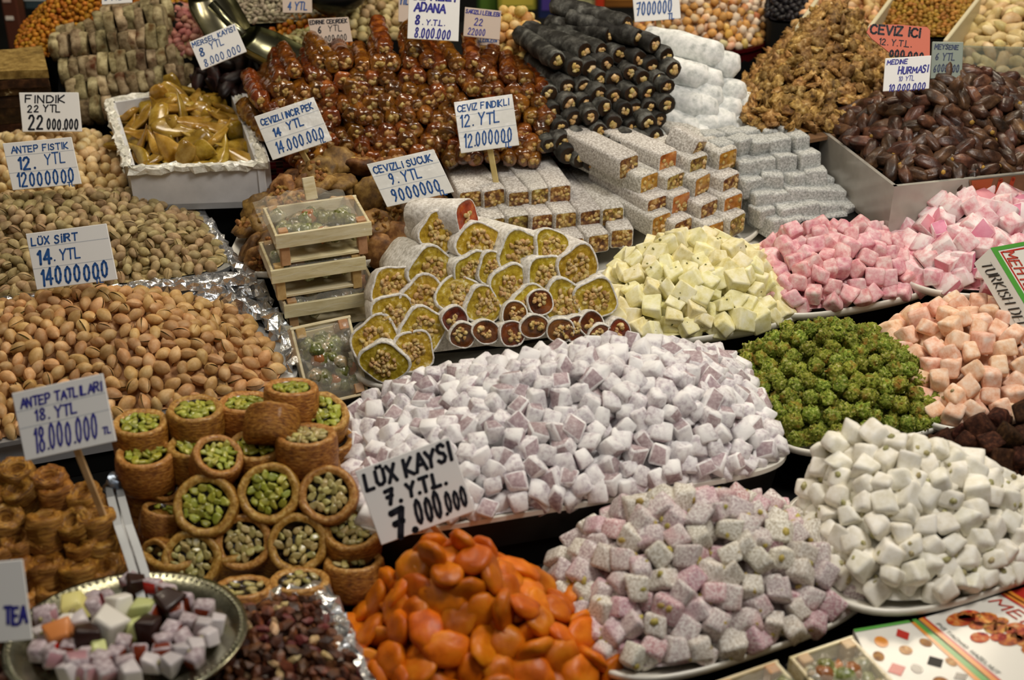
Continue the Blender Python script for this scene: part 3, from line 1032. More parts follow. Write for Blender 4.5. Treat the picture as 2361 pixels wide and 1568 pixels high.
def clear_film(name, tint='#ffffff', a=0.25):
    m = bpy.data.materials.new(name)
    m.use_nodes = True
    nt = m.node_tree; N, L = nt.nodes, nt.links
    b = N['Principled BSDF']
    b.inputs['Base Color'].default_value = lin(tint)
    b.inputs['Roughness'].default_value = 0.1
    b.inputs['Specular IOR Level'].default_value = 0.7
    b.inputs['Alpha'].default_value = a
    tc = N.new('ShaderNodeTexCoord'); nz = N.new('ShaderNodeTexNoise'); nz.inputs['Scale'].default_value = 70
    bp = N.new('ShaderNodeBump'); bp.inputs['Strength'].default_value = 0.9; bp.inputs['Distance'].default_value = 0.004
    L.new(tc.outputs['Object'], nz.inputs['Vector']); L.new(nz.outputs['Fac'], bp.inputs['Height']); L.new(bp.outputs[0], b.inputs['Normal'])
    MATS[name] = m
    return m


m_cello = clear_film('cellophane', '#f2eede', 0.16)
SW = []
for i in range(6):
    bm = bmesh.new()
    blob(bm, (0.0085, 0.008, 0.0075), sub=2, amp=0.35, freq=2.5, seed=i)
    SW.append(done(bm, [m_sweetmix, m_green, m_orange_sw, m_sweetmix, m_green, m_sweetmix][i], True))


def crate(M, label, W=0.098, D=0.062, H=0.033, slats=True, seed=0):
    """Crate in its own axes: x along the long slat, y inwards, z up; M places it."""
    rs = np.random.default_rng(seed)
    root = put('sweet_crate', None, M.translation, M.to_quaternion())
    tag(root, label, 'crate', 'small crates of wrapped sweets')
    sl = 0.0145
    for y in (0, D):
        put('slat', box_mesh((W, 0.0028, sl), m_pine, 0.0005), (0, y, H - sl / 2), parent=root)
    for x in (-W / 2 + 0.002, W / 2 - 0.002):
        put('slat', box_mesh((0.0028, D, sl), m_pine, 0.0005), (x, D / 2, H - sl / 2 - 0.0005), parent=root)
    put('base', box_mesh((W - 0.01, D - 0.004, 0.003), m_pine, 0.0004), (0, D / 2, 0.0016), parent=root)
    for x in (-W / 2 + 0.009, W / 2 - 0.009):
        for y in (0.0062, D - 0.0062):
            put('corner_post', box_mesh((0.009, 0.009, H + 0.004), m_post, 0.0006), (x, y, H / 2), parent=root)
    items = []
    for i in range(34):
        items.append((SW[int(rs.integers(6))], Matrix.Translation((rs.uniform(-.38, .38) * W, D * rs.uniform(.18, .82), H * rs.uniform(.45, .92))) @ Euler(rs.uniform(0, 6, 3)).to_matrix().to_4x4()))
    me = join_np('m', items, [m_sweetmix, m_green, m_orange_sw])
    o = put('wrapped_sweets', me, parent=root); o['kind'] = 'stuff'
    # cellophane drawn over the top
    n, m = 16, 12
    V, Fc = [], []
    for j in range(m):
        for i in range(n):
            u, v = i / (n - 1), j / (m - 1)
            e = min(u, 1 - u, v, 1 - v)
            V.append((W * (u - .5) * 1.03, D * (v * 1.06 - .03), H * (1.06 if e > 0.02 else .75) + 0.004 * mnoise.noise(Vector((u * 7, v * 5, seed + 1.5)))))
    for j in range(m - 1):
        for i in range(n - 1):
            a = j * n + i
            Fc.append((a, a + 1, a + n + 1, a + n))
    put('cellophane', raw(V, Fc, m_cello, True), parent=root)
    return root


def frame_from_px(p_bl, p_br, z, up=None):
    """Crate axes from its front bottom edge seen in the picture at level z."""
    a, b = p_bl, p_br
    x = (b - a).normalized()
    u = (up or Vector((0, 0, 1)))
    u = (u - x * u.dot(x)).normalized()
    y = u.cross(x)
    return Matrix(((x.x, y.x, u.x, (a.x + b.x) / 2), (x.y, y.y, u.y, (a.y + b.y) / 2), (x.z, y.z, u.z, (a.z + b.z) / 2), (0, 0, 0, 1)))


base = G(668, 762, 0.052)
y0 = base.y
xs = [((660, 772), (880, 738), 0.0, 'lowest of the three stacked crates, its slat bright with a highlight'),
      ((632, 714), (848, 682), 0.002, 'middle one of the three stacked small wooden crates'),
      ((643, 648), (862, 616), 0.003, 'topmost small wooden crate under bunched cellophane')]
for i, (a, b, dy, lab) in enumerate(xs):
    A = AY(*a, y0 + dy); B = AY(*b, y0 + dy + 0.03)
    B.z = A.z = 0.047 + i * 0.037
    M = frame_from_px(A, B, 0)
    r = crate(M, lab, seed=i, W=(B - A).length)
    if i == 2:
        # bunched cellophane and a wood chip on top
        V, Fc = [], []
        for j in range(9):
            for k in range(14):
                u, v = k / 13, j / 8
                V.append((-.055 + .09 * u, .01 + .06 * v, .037 + .012 * math.sin(u * 3.1) * (1 - .5 * v) + .006 * mnoise.noise(Vector((u * 9, v * 6, 3)))))
        for j in range(8):
            for k in range(13):
                q = j * 14 + k; Fc.append((q, q + 1, q + 15, q + 14))
        put('cellophane', raw(V, Fc, m_cello, True), parent=r)
        put('wood_chip', box_mesh((0.012, 0.003, 0.022), m_pine, 0.0005), (-0.002, 0.045, 0.055), Euler((-.4, 0, .1)), parent=r)
sup = put('support_crate', box_mesh((0.105, 0.075, 0.044), m_dark, 0.002), (base.x + 0.045, y0 + 0.055, 0.0232), Euler((0, 0, .28)))
tag(sup, 'dark crate below the three stacked small wooden crates', 'crate')
# the crate that leans, open top to the viewer
A, B = G(712, 938, 0.032), G(852, 905, 0.032)
C = AY(668, 760, A.y + 0.042); 
upv = (C - A).normalized()
x = (B - A).normalized()
nrm_ = x.cross(upv).normalized()
if nrm_.y > 0: nrm_ = -nrm_
Dd = (C - A).length
M = Matrix(((x.x, upv.x, nrm_.x, 0), (x.y, upv.y, nrm_.y, 0), (x.z, upv.z, nrm_.z, 0), (0, 0, 0, 1)))
q = (A + B) / 2 - nrm_ * 0.024
M.translation = q
crate(M, 'open crate of green wrapped sweets leaning against the stack of small crates', W=(B - A).length, D=Dd, H=0.026, seed=9)

# ------------------------------------------------------------------ walnut rolls cut to show yellow-green jelly
m_skin = pmat('powdered_roll_skin', [(0.3, '#b5b1a8'), (0.47, '#dbd7ce'), (0.62, '#f4f2ec')], scale=260, rough=0.9, spec=0.1, bump=0.35, jit=0.08)
m_gel = pmat('yellow_green_jelly', [(0.3, '#8a6c0e'), (0.46, '#b3951f'), (0.58, '#c9ad3a'), (0.68, '#e6d89c')], scale=190, rough=0.35, spec=0.5, coat=0.3, bump=0.35, jit=0.15, hue=0.012, sss=0.25, ssscol=(.8, .7, .1))
m_gelb = pmat('brown_jelly', [(0.3, '#38180a'), (0.5, '#6b3312'), (0.7, '#96541f')], scale=70, rough=0.2, spec=0.6, coat=0.6, bump=0.2, jit=0.2, sss=0.2)
m_walp = pmat('pale_walnut', [(0.3, '#a8823f'), (0.5, '#cfae6e'), (0.7, '#ead7a6')], scale=160, rough=0.55, spec=0.3, bump=0.5, jit=0.2)


def roll_mesh(seed, r, L, gel, sq=0.25, rim=0.07, skin=None):
    """A log along -z whose cut face at z=0 shows jelly within a thin powdered skin."""
    rs = np.random.default_rng(seed)
    n = 28
    ph = rs.uniform(0, 6.28); e = rs.uniform(0.0, 0.12)

    def rad(a, z):
        k = 1 + sq * 0.28 * math.cos(4 * (a + ph)) + e * math.cos(2 * a + ph) + 0.05 * mnoise.noise(Vector((math.cos(a) * 1.5, math.sin(a) * 1.5, seed + z * 20)))
        return r * k
    V, Fc, mi = [], [], []
    prof = [(-L, 0.25), (-L, 0.8), (-L + r * .12, 0.96), (-L * .7, 1.0), (-L * .4, 1.0), (-r * .06, 1.0), (0.0, 0.975), (0.0, 1 - rim), (-0.0008, 1 - rim - .02), (0.0006, 0.72), (-0.0004, .4), (0.0002, 0.12)]
    for (z, k) in prof:
        for i in range(n):
            a = 2 * math.pi * i / n
            q = rad(a, z) * k
            dz = 0.0008 * mnoise.noise(Vector((math.cos(a) * 3 * k, math.sin(a) * 3 * k, seed))) if z > -r * .05 else 0
            V.append((q * math.cos(a), q * math.sin(a), z + dz))
    for j in range(len(prof) - 1):
        for i in range(n):
            Fc.append((j * n + i, j * n + (i + 1) % n, (j + 1) * n + (i + 1) % n, (j + 1) * n + i)); mi.append(0 if j < 7 else 1)
    Fc.append(tuple(range(n))[::-1]); mi.append(0)
    Fc.append(tuple(range((len(prof) - 1) * n, len(prof) * n))); mi.append(1)
    return raw(V, Fc, [skin or m_skin, gel], True, mi)


RV = [roll_mesh(700 + i, 0.0225, 0.075, m_gel, 0.3, 0.10) for i in range(6)]
RB = [roll_mesh(720 + i, 0.0132, 0.06, m_gelb, 0.1, 0.12) for i in range(4)]
RW = [walnut_bits(730 + i, 0.0125, 40, 0.0034, 0.06, m_walp) for i in range(5)]
RWb = [walnut_bits(740 + i, 0.0062, 14, 0.0030, 0.08, m_walp) for i in range(4)]
F_roll = Foot.px(0.045, (840, 915), (1500, 800), (1440, 640), (815, 720), 3)
platter('platter', F_roll, m_plate, 'white plate under the sliced walnut rolls')
riser(F_roll, 0.024, 0.6)
P0 = G(1150, 850, 0.055)
nrm = Vector((0.12, -0.74, 0.62)).normalized()
rolls = [(1008, 535, .9, 0), (1108, 563, 1, 1), (1000, 618, 1.05, 2), (905, 662, 1.0, 3), (1088, 622, .85, 4), (1143, 622, .8, 5), (985, 690, 1.05, 0), (1062, 683, .95, 1), (910, 738, 1.0, 2),
         (1122, 700, .9, 3), (868, 785, 1.05, 4), (975, 762, 1.0, 5), (958, 812, .9, 0), (885, 838, .95, 1), (1205, 587, 1.05, 2), (1272, 575, .9, 3), (1332, 618, .95, 4), (1262, 640, 1.0, 5),
         (1180, 664, .95, 0), (1305, 700, 1.0, 1), (1373, 688, .95, 2), (1235, 700, .9, 3)]
ORD = ['first', 'second', 'third', 'fourth', 'fifth', 'sixth', 'seventh', 'eighth', 'ninth']
row_of = [0 if q[1] < 570 else 1 if q[1] < 645 else 2 if q[1] < 720 else 3 if q[1] < 775 else 4 for q in rolls]
rn = ['top', 'second', 'third', 'fourth', 'bottom']
for i, (px, py, s, v) in enumerate(rolls):
    r_ = row_of[i]; pos_ = sorted(q[0] for q, w in zip(rolls, row_of) if w == r_).index(px)
    p = AP(px, py, P0, nrm) + Vector(RNG.normal(size=3) * 0.001)
    ax = Vector((0.34 + RNG.normal() * .10 - (0.25 if px < 930 else 0), -0.82, 0.36 + RNG.normal() * .08)).normalized()
    rot = Vector((0, 0, 1)).rotation_difference(ax) @ Euler((0, 0, RNG.uniform(0, 6.28))).to_quaternion()
    o = put('walnut_roll', RV[v], p, rot, scale=s)
    tag(o, 'yellow green jelly walnut roll, %s from the crates in the %s row' % (ORD[pos_], rn[r_]), 'sweet', 'yellow green walnut rolls')
    put('walnut_filling', RW[i % 5], (0, 0, 0.0005), parent=o)
brown = [(1048, 740), (1066, 776), (1120, 768), (1185, 728), (1180, 772), (1244, 700), (1230, 756), (1290, 765), (1362, 750), (1383, 780), (1425, 770), (1325, 760)]
for i, (px, py) in enumerate(brown):
    p = AP(px, py, P0, nrm) + nrm * 0.006
    ax = Vector((0.25 + RNG.normal() * .12, -0.86, 0.36 + RNG.normal() * .1)).normalized()
    rot = Vector((0, 0, 1)).rotation_difference(ax) @ Euler((0, 0, RNG.uniform(0, 6.28))).to_quaternion()
    o = put('walnut_roll', RB[i % 4], p, rot)
    tag(o, 'small dark brown jelly roll, number %d from the crates below the yellow green rolls' % (1 + sorted(q[0] for q in brown).index(px)), 'sweet', 'small brown walnut rolls')
    put('walnut_filling', RWb[i % 4], (0, -0.002, 0.0004), parent=o)
# one roll lying on top, amber inside
p = AP(1078, 503, P0, nrm)
o = put('walnut_roll', roll_mesh(760, 0.019, 0.062, pmat('amber_jelly', [(0.3, '#6f2b08'), (0.5, '#a64a12'), (0.7, '#c97a2e')], scale=90, rough=0.25, coat=0.4, bump=0.3, jit=0), 0.2), p, Vector((0, 0, 1)).rotation_difference(Vector((0.85, -0.45, 0.2)).normalized()))
tag(o, 'powdered roll with amber jelly lying topmost on the walnut rolls', 'sweet')
put('walnut_filling', RWb[0], (0, 0, 0.0004), parent=o)
# the stack's inner rolls, hidden behind the faces
V, Fc = [], []
pts_ = [(900, 815), (1390, 752), (1370, 660), (1330, 590), (1050, 520), (990, 545), (890, 640)]
Vf = [AP(*q, P0, nrm) - nrm * 0.03 for q in pts_]
Vb = [v + Vector((0, 0.05, 0)) for v in Vf]
n = len(Vf)
o = put('walnut_roll_mass', raw(Vf + Vb, [tuple(range(n)), tuple(range(n, 2 * n))[::-1]] + [(i, i + n, (i + 1) % n + n, (i + 1) % n) for i in range(n)], m_skin))
tag(o, 'inner mass of the stacked walnut rolls', 'sweet', kind='stuff')

# ------------------------------------------------------------------ long coconut-dusted nut bars
m_coco = pmat('coconut_dust', [(0.30, '#8b857c'), (0.44, '#b7b2aa'), (0.56, '#d6d3cd'), (0.68, '#f0eee9')], scale=480, rough=0.9, spec=0.1, bump=0.4, jit=0.08)
m_face = pmat('nut_bar_cut_face', [(0.26, '#2a1608'), (0.40, '#5d3714'), (0.50, '#8d6a2a'), (0.58, '#b39a4c'), (0.70, '#ddcf9a')], scale=170, rough=0.35, spec=0.5, coat=0.3, bump=0.7, jit=0.25, hue=0.03)
m_facea = pmat('amber_bar_cut_face', [(0.28, '#7a4208'), (0.48, '#b87420'), (0.62, '#cf9746'), (0.75, '#e8cf98')], scale=90, rough=0.25, spec=0.5, coat=0.4, bump=0.4, jit=0.15)


def bar_mesh(seed, w, h, L, face, skin=None):
    """Bar along +y from the cut face at y=0."""
    rs = np.random.default_rng(seed)
    bm = bmesh.new()
    bmesh.ops.create_grid(bm, x_segments=1, y_segments=1, size=0.1)
    bm.clear()
    rings = []
    n = 5
    prof = []
    for (cx, cz) in ((1, -1), (1, 1), (-1, 1), (-1, -1)):
        for k in range(4):
            a = {(1, -1): -90, (1, 1): 0, (-1, 1): 90, (-1, -1): 180}[(cx, cz)] + 30 * k
            rr = min(w, h) * 0.14
            prof.append(((w / 2 - rr) * cx + rr * math.cos(math.radians(a)), (h / 2 - rr) * cz + rr * math.sin(math.radians(a))))
    ys = [(0.0, .86), (0.0006, .95), (0.003, 1), (L * .3, 1), (L * .65, 1), (L - .002, 1), (L, .9)]
    for (y, k) in ys:
        ring = []
        for (x, z) in prof:
            j = 1 + 0.05 * mnoise.noise(Vector((x * 90, y * 40, z * 90 + seed)))
            ring.append(bm.verts.new((x * k * j, y, z * k * j)))
        rings.append(ring)
    N = len(prof)
    for a, b in zip(rings[:-1], rings[1:]):
        for k in range(N):
            bm.faces.new((a[k], b[k], b[(k + 1) % N], a[(k + 1) % N])).material_index = 0
    c = bm.verts.new((0, -0.0006, 0))
    for k in range(N):
        bm.faces.new((rings[0][k], rings[0][(k + 1) % N], c)).material_index = 1
    bm.faces.new(rings[-1]).material_index = 0
    for k in range(9):
        blob(bm, (w * .10 * rs.uniform(.6, 1.3), 0.0016, h * .10 * rs.uniform(.6, 1.3)), Matrix.Translation((rs.uniform(-.32, .32) * w, -0.0004, rs.uniform(-.32, .32) * h)), mi=2, sub=1)
    bmesh.ops.recalc_face_normals(bm, faces=bm.faces)
    return done(bm, [skin or m_coco, face, m_walp], True)


BQ = [bar_mesh(770 + i, 0.026, 0.0225, 0.11, m_face) for i in range(5)]
BP = [bar_mesh(780 + i, 0.029, 0.025, 0.10, (m_face, m_facea)[i % 2]) for i in range(6)]
F_q = Foot.px(0.065, (1045, 660), (1490, 612), (1440, 440), (1010, 470), 3)
platter('platter', F_q, m_plate, 'white plate under the coconut dusted nut bars')
riser(F_q, 0.044, 0.6)
P0 = G(1330, 600, 0.07)
nrm = Vector((0.0, -0.58, 0.81)).normalized()
ax = Vector((-0.30, 0.95, 0)).normalized()
rot = Vector((0, 1, 0)).rotation_difference(ax)


def barrow(name, pxs, meshes, label, group, rot, P0, nrm, cat='sweet', sc=1.0):
    for i, (px, py) in enumerate(pxs):
        p = AP(px, py, P0, nrm)
        o = put(name, meshes[i % len(meshes)], p, rot @ Euler((0, RNG.normal() * .03, RNG.normal() * .05)).to_quaternion(), scale=sc)
        tag(o, label + ', %s from the crates' % ORD[i], cat, group)


barrow('nut_bar', [(1085, 462), (1140, 458), (1197, 463), (1248, 455), (1292, 449)], BQ, 'coconut dusted nut bar in the top layer', 'top layer of coconut nut bars', rot, P0, nrm)
barrow('nut_bar', [(1140, 525), (1195, 518), (1250, 516), (1305, 511), (1362, 506), (1413, 500)], BQ, 'coconut dusted nut bar in the second layer', 'second layer of coconut nut bars', rot, P0, nrm)
barrow('nut_bar', [(1200, 580), (1260, 578), (1322, 571), (1380, 562), (1434, 550)], BQ, 'coconut dusted nut bar in the lowest layer', 'lowest layer of coconut nut bars', rot, P0, nrm)

# ---- thick walnut blocks to the right of them
F_p = Foot.px(0.075, (1450, 600), (1770, 545), (1700, 400), (1370, 440), 3)
platter('platter', F_p, m_plate, 'white plate under the thick walnut lokum blocks')
riser(F_p, 0.054, 0.6)
P0 = G(1600, 560, 0.08)
nrm = Vector((0.25, -0.70, 0.67)).normalized()
rot = Vector((0, 1, 0)).rotation_difference(Vector((-0.62, 0.78, 0.02)).normalized())
lay = [('lowest', [(1525, 518), (1575, 530), (1648, 537), (1700, 520)]), ('second', [(1515, 478), (1570, 470), (1635, 488), (1690, 473)]),
       ('third', [(1497, 425), (1558, 425), (1620, 428), (1685, 428)]), ('top', [(1450, 385), (1540, 375), (1610, 385), (1678, 370)])]
for li, (nm, pxs) in enumerate(lay):
    barrow('lokum_block', pxs, BP if li % 2 else BP[::-1], 'thick sugared walnut lokum block in the %s layer' % nm, 'walnut lokum blocks, %s layer' % nm, rot, P0, nrm, sc=1.0)
o = put('lokum_block', bar_mesh(795, 0.026, 0.022, 0.035, m_face), AP(1612, 345, P0, nrm), rot @ Euler((.25, .35, .3)).to_quaternion())
tag(o, 'short tilted lokum block topmost on the walnut blocks', 'sweet')

# ------------------------------------------------------------------ grey sugared cubes in a stepped stack
m_grey = pmat('grey_coconut', [(0.30, '#868884'), (0.44, '#adafab'), (0.56, '#c9cbc8'), (0.68, '#e4e5e2')], scale=480, rough=0.9, spec=0.1, bump=0.4, jit=0.07, hue=0.0)
GV = [cube_piece(800 + i, 0.0226, [m_grey], bev=0.12, jit=0.05) for i in range(5)]
F_g = Foot.px(0.075, (1700, 590), (2060, 500), (1930, 350), (1620, 400), 2.6)
platter('platter', F_g, m_plate, 'white oval plate under the stepped stack of grey sugared cubes')
riser(F_g, 0.054, 0.6)
P0 = G(1850, 525, 0.078)
nrm = Vector((0.16, -0.66, 0.73)).normalized()
grows = [(335, 1650, 1862), (378, 1700, 1882), (415, 1718, 1902), (452, 1735, 1945), (486, 1745, 1985), (516, 1762, 1950)]
q0 = Euler((0, 0, math.radians(20))).to_quaternion()
for ri, (py, xa, xb) in enumerate(grows):
    n = int((xb - xa) / 49) + 1
    for dep in range(2):
        for i in range(n):
            px = xa + (xb - xa) * (i + 0.3) / n + RNG.normal() * 3
            p = AP(px, py - 6 * (i - n / 2) * .5 + RNG.normal() * 2, P0, nrm) + Vector((-.008, .0255, 0)) * dep
            o = put('grey_lokum', GV[int(RNG.integers(5))], p, q0 @ Euler((RNG.normal() * .05, RNG.normal() * .05, RNG.normal() * .15)).to_quaternion())
            tag(o, 'grey white coconut coated lokum cube in the stepped stack', 'sweet', 'grey coconut lokum cubes')

# ------------------------------------------------------------------ white powdered logs
m_log = pmat('white_icing_sugar', [(0.3, '#b9bdbb'), (0.46, '#dfe2df'), (0.62, '#f8f9f7')], scale=120, rough=0.9, spec=0.1, bump=0.5, jit=0.06)


def log_mesh(seed, r, L):
    bm = bmesh.new()
    rs = np.random.default_rng(seed)
    pts, rad = [], []
    n = 14
    for i in range(n + 1):
        t = i / n
        pts.append((L * t, 0.0015 * math.sin(t * 5 + seed), 0.001 * math.cos(t * 4)))
        e = min(1.0, math.sqrt(max(0.02, 1 - ((max(0, .12 - t) / .12) ** 2))), math.sqrt(max(0.06, 1 - (max(0, t - .9) / .1) ** 2)))
        rad.append(r * e * (1 + .05 * math.sin(t * 15 + seed)))
    tube(bm, pts, rad, 14)
    for v in bm.verts:
        v.co += v.co.normalized() * 0.0012 * mnoise.noise(v.co * 130 + Vector((seed, 0, 0)))
    return done(bm, m_log, True)


LV = [log_mesh(810 + i, 0.0152, 0.105) for i in range(5)]
P0 = G(1700, 340, 0.125)
nrm = Vector((0.35, -0.72, 0.60)).normalized()
logs = [(1668, 132, -.12), (1705, 160, -.1), (1632, 185, 0), (1668, 192, -.2), (1668, 228, .2), (1655, 262, .35), (1625, 250, .1), (1655, 300, .35), (1612, 305, .3), (1590, 335, .3),
        (1722, 222, .1), (1755, 250, .15), (1712, 258, .1), (1778, 262, .2), (1700, 292, .2), (1745, 298, .15), (1785, 285, .2), (1800, 305, .2), (1640, 325, .3), (1720, 318, .2)]
for i, (px, py, t) in enumerate(logs):
    p = AP(px, py, P0, nrm)
    d = Vector((-0.80, 0.58, 0.05 + 0.16 * t)).normalized()
    o = put('sugar_log', LV[i % 5], p, Vector((1, 0, 0)).rotation_difference(d) @ Euler((RNG.uniform(0, 6), 0, 0)).to_quaternion())
    tag(o, 'white sugar powdered lokum log stacked beside the black sucuk', 'sweet', 'white sugared logs')
Vf = [AP(*q, P0, nrm) - nrm * 0.03 for q in [(1560, 360), (1850, 340), (1790, 250), (1700, 170), (1600, 130), (1540, 200)]]
Vb = [v + Vector((-.05, 0.06, 0)) for v in Vf]
n = 6
o = put('sugar_log_mass', raw(Vf + Vb, [tuple(range(n)), tuple(range(n, 2 * n))[::-1]] + [(i, i + n, (i + 1) % n + n, (i + 1) % n) for i in range(n)], m_log))
tag(o, 'inner mass of the stacked white sugared logs', 'sweet', kind='stuff')

# ------------------------------------------------------------------ sucuk: walnut strings dipped in grape syrup
m_amb = pmat('amber_grape_syrup', [(0.3, '#3a1c06'), (0.5, '#6d3a10'), (0.70, '#a86a24')], scale=60, rough=0.14, spec=0.7, coat=0.8, bump=0.4, bscale=110, jit=0.35, hue=0.015)
m_blk = pmat('black_grape_skin', [(0.3, '#11100d'), (0.46, '#2a2925'), (0.58, '#52524d'), (0.72, '#84857f')], scale=60, rough=0.6, spec=0.3, bump=0.35, jit=0.3)
m_blkface = flat('black_sucuk_face', '#2a1a0c', 0.45, 0.4, jit=0.4)


def sucuk_mesh(seed, r, L, mats, bump=0.16, nb=4):
    """Knobbly string from the cut end at the origin along +y."""
    rs = np.random.default_rng(seed)
    n, seg = 18, 12
    V, Fc, mi = [], [], []
    ph = rs.uniform(0, 6)
    prof = [(-0.0004, .05), (0.0, .55), (0.0, .82), (r * .12, .96)] + [(L * (i + 1) / n, 1) for i in range(n)] + [(L * 1.02, .6)]
    for (y, k) in prof:
        for i in range(seg):
            a = 2 * math.pi * i / seg
            q = r * k
            if y > r * .1:
                q *= 1 + bump * math.sin(2 * math.pi * nb * y / L + ph) * .5 + bump * 1.2 * mnoise.noise(Vector((math.cos(a) * 1.3, math.sin(a) * 1.3, y / r * .8 + seed)))
            else:
                q *= 1 + .12 * mnoise.noise(Vector((math.cos(a) * 1.3, math.sin(a) * 1.3, seed)))
            V.append((q * math.cos(a), y + rs.normal() * .0003, q * math.sin(a)))
    for j in range(len(prof) - 1):
        for i in range(seg):
            Fc.append((j * seg + i, j * seg + (i + 1) % seg, (j + 1) * seg + (i + 1) % seg, (j + 1) * seg + i)); mi.append(1 if j < 2 else 0)
    Fc.append(tuple(range(seg))[::-1]); mi.append(1)
    Fc.append(tuple(range((len(prof) - 1) * seg, len(prof) * seg))); mi.append(0)
    return raw(V, Fc, mats, True, mi)


def core_nut(seed, r, mat):
    rs = np.random.default_rng(seed)
    bm = bmesh.new()
    for k in range(4):
        a = rs.uniform(0, 6.28); q = r * .35
        blob(bm, (r * rs.uniform(.25, .6), r * .28, r * rs.uniform(.25, .55)), Matrix.Translation((q * math.cos(a), 0, q * math.sin(a))) @ Euler((0, rs.uniform(0, 3), 0)).to_matrix().to_4x4(), sub=1, amp=.4, seed=seed + k)
    return done(bm, mat, True)


AV = [sucuk_mesh(820 + i, 0.0098, 0.085, [m_amb, m_amb], 0.22, 5) for i in range(6)]
m_walam = pmat('syrupy_walnut', [(0.3, '#6d4318'), (0.48, '#a67c3e'), (0.66, '#d6b878')], scale=170, rough=0.35, spec=0.4, coat=0.3, bump=0.6, jit=0.4)
AN = [core_nut(830 + i, 0.0086, m_walam) for i in range(6)]
BV = [sucuk_mesh(840 + i, 0.0108, 0.095, [m_blk, m_blkface], 0.10, 4) for i in range(6)]
BN = [core_nut(850 + i, 0.0078, m_walp) for i in range(6)]


def inpoly(x, y, P):
    c = False
    for i in range(len(P)):
        (x1, y1), (x2, y2) = P[i], P[i - 1]
        if (y1 > y) != (y2 > y) and x < (x2 - x1) * (y - y1) / (y2 - y1) + x1: c = not c
    return c


poly = [(600, 235), (640, 185), (740, 142), (890, 112), (1000, 132), (1200, 170), (1266, 215), (1262, 372), (1100, 385), (900, 400), (700, 400), (640, 340), (598, 290)]
P0 = G(1000, 375, 0.135)
nrm = Vector((0.0, -0.72, 0.69)).normalized()
cnt = 0
row = 0
py = 400.0
while py > 100:
    pitch = 35.0
    px = 560 + (row % 2) * pitch / 2
    while px < 1275:
        x, y = px + RNG.normal() * 4.5, py + RNG.normal() * 4.5 - 0.0
        if inpoly(x, y, poly):
            p = AP(x, y, P0, nrm) + nrm * RNG.normal() * .003
            left = max(0, (820 - x) / 260)
            d = Vector((-0.15 - .45 * left + RNG.normal() * .10, 0.95, -0.02 + RNG.normal() * .06)).normalized()
            o = put('walnut_sucuk', AV[int(RNG.integers(6))], p, Vector((0, 1, 0)).rotation_difference(d) @ Euler((0, RNG.uniform(0, 6.28), 0)).to_quaternion(), scale=RNG.uniform(.9, 1.12))
            tag(o, 'glossy amber walnut sucuk string in the large pile behind the price cards', 'sweet', 'amber walnut sucuk')
            put('walnut_core', AN[int(RNG.integers(6))], (0, 0.0, 0), parent=o)
            cnt += 1
        px += pitch
    py -= 31; row += 1
zb_ = [(905, 265), (1030, 200), (825, 400), (690, 420), (975, 435), (1115, 330), (1245, 385), (1350, 450), (1130, 490), (1230, 535), (1400, 570), (465, 510), (610, 560), (735, 550), (870, 525), (820, 640), (930, 645), (1060, 595), (1155, 630), (1290, 645), (550, 700), (690, 700), (410, 750), (805, 770), (930, 780), (1065, 760), (1210, 755), (1345, 720), (575, 840), (700, 840), (845, 880), (1015, 890), (1105, 870), (1215, 865), (1345, 855), (450, 890), (610, 960), (735, 965), (925, 990), (1085, 1010), (1200, 1000), (1295, 960), (500, 1030), (650, 1110), (810, 1060), (910, 1140), (1030, 1130), (1170, 1145), (1265, 1100), (410, 1170), (520, 1150), (755, 1215), (970, 1235), (1075, 1200), (660, 1290), (830, 1310), (560, 1250), (900, 1330), (750, 1320)]
P0 = G(1400, 372, 0.135)
nrm = Vector((0.05, -0.74, 0.67)).normalized()
for (zx, zy) in zb_:
    px, py = 1150 + zx * .287, zy * .287
    p = AP(px, py, P0, nrm) + nrm * RNG.normal() * .003
    top = max(0.0, (170 - py) / 90)
    d = Vector((-0.34 - .62 * min(top, 1.1) + RNG.normal() * .09, 0.9, -0.02 + RNG.normal() * .05)).normalized()
    o = put('black_sucuk', BV[int(RNG.integers(6))], p, Vector((0, 1, 0)).rotation_difference(d) @ Euler((0, RNG.uniform(0, 6.28), 0)).to_quaternion(), scale=RNG.uniform(.92, 1.1))
    tag(o, 'black grape sucuk with pale walnut centre in the dark pile', 'sweet', 'black walnut sucuk')
    put('walnut_core', BN[int(RNG.integers(6))], (0, -0.0005, 0), parent=o)
# dark shelf that carries the sucuk piles, its edge bound in red plaid
A, B = G(560, 425, 0.098), G(1345, 372, 0.098)
d = (B - A).normalized(); bk = Vector((-d.y, d.x, 0))
sh = put('sucuk_shelf', None, (A + B) / 2)
tag(sh, 'dark shelf edged in red plaid ribbon under the sucuk piles', 'shelf')
L_ = (B - A).length
angz = math.atan2(d.y, d.x)
put('shelf_board', box_mesh((L_ + 0.7, 0.42, 0.125), m_dark, 0.002), bk * 0.225 + d * .25 + Vector((0, 0, -0.036)), Euler((0, 0, angz)), parent=sh)
m_plaid = bpy.data.materials.new('red_plaid_ribbon'); m_plaid.use_nodes = True
nt = m_plaid.node_tree; N, L2 = nt.nodes, nt.links
tc = N.new('ShaderNodeTexCoord'); mp = N.new('ShaderNodeMapping'); mp.inputs['Scale'].default_value = (130, 130, 130)
L2.new(tc.outputs['Object'], mp.inputs['Vector'])
ck = N.new('ShaderNodeTexChecker'); ck.inputs['Scale'].default_value = 1.0
ck.inputs['Color1'].default_value = lin('#8c1220'); ck.inputs['Color2'].default_value = lin('#2a1412')
L2.new(mp.outputs[0], ck.inputs['Vector'])
wv = N.new('ShaderNodeTexWave'); wv.bands_direction = 'Z'; wv.inputs['Scale'].default_value = 0.55
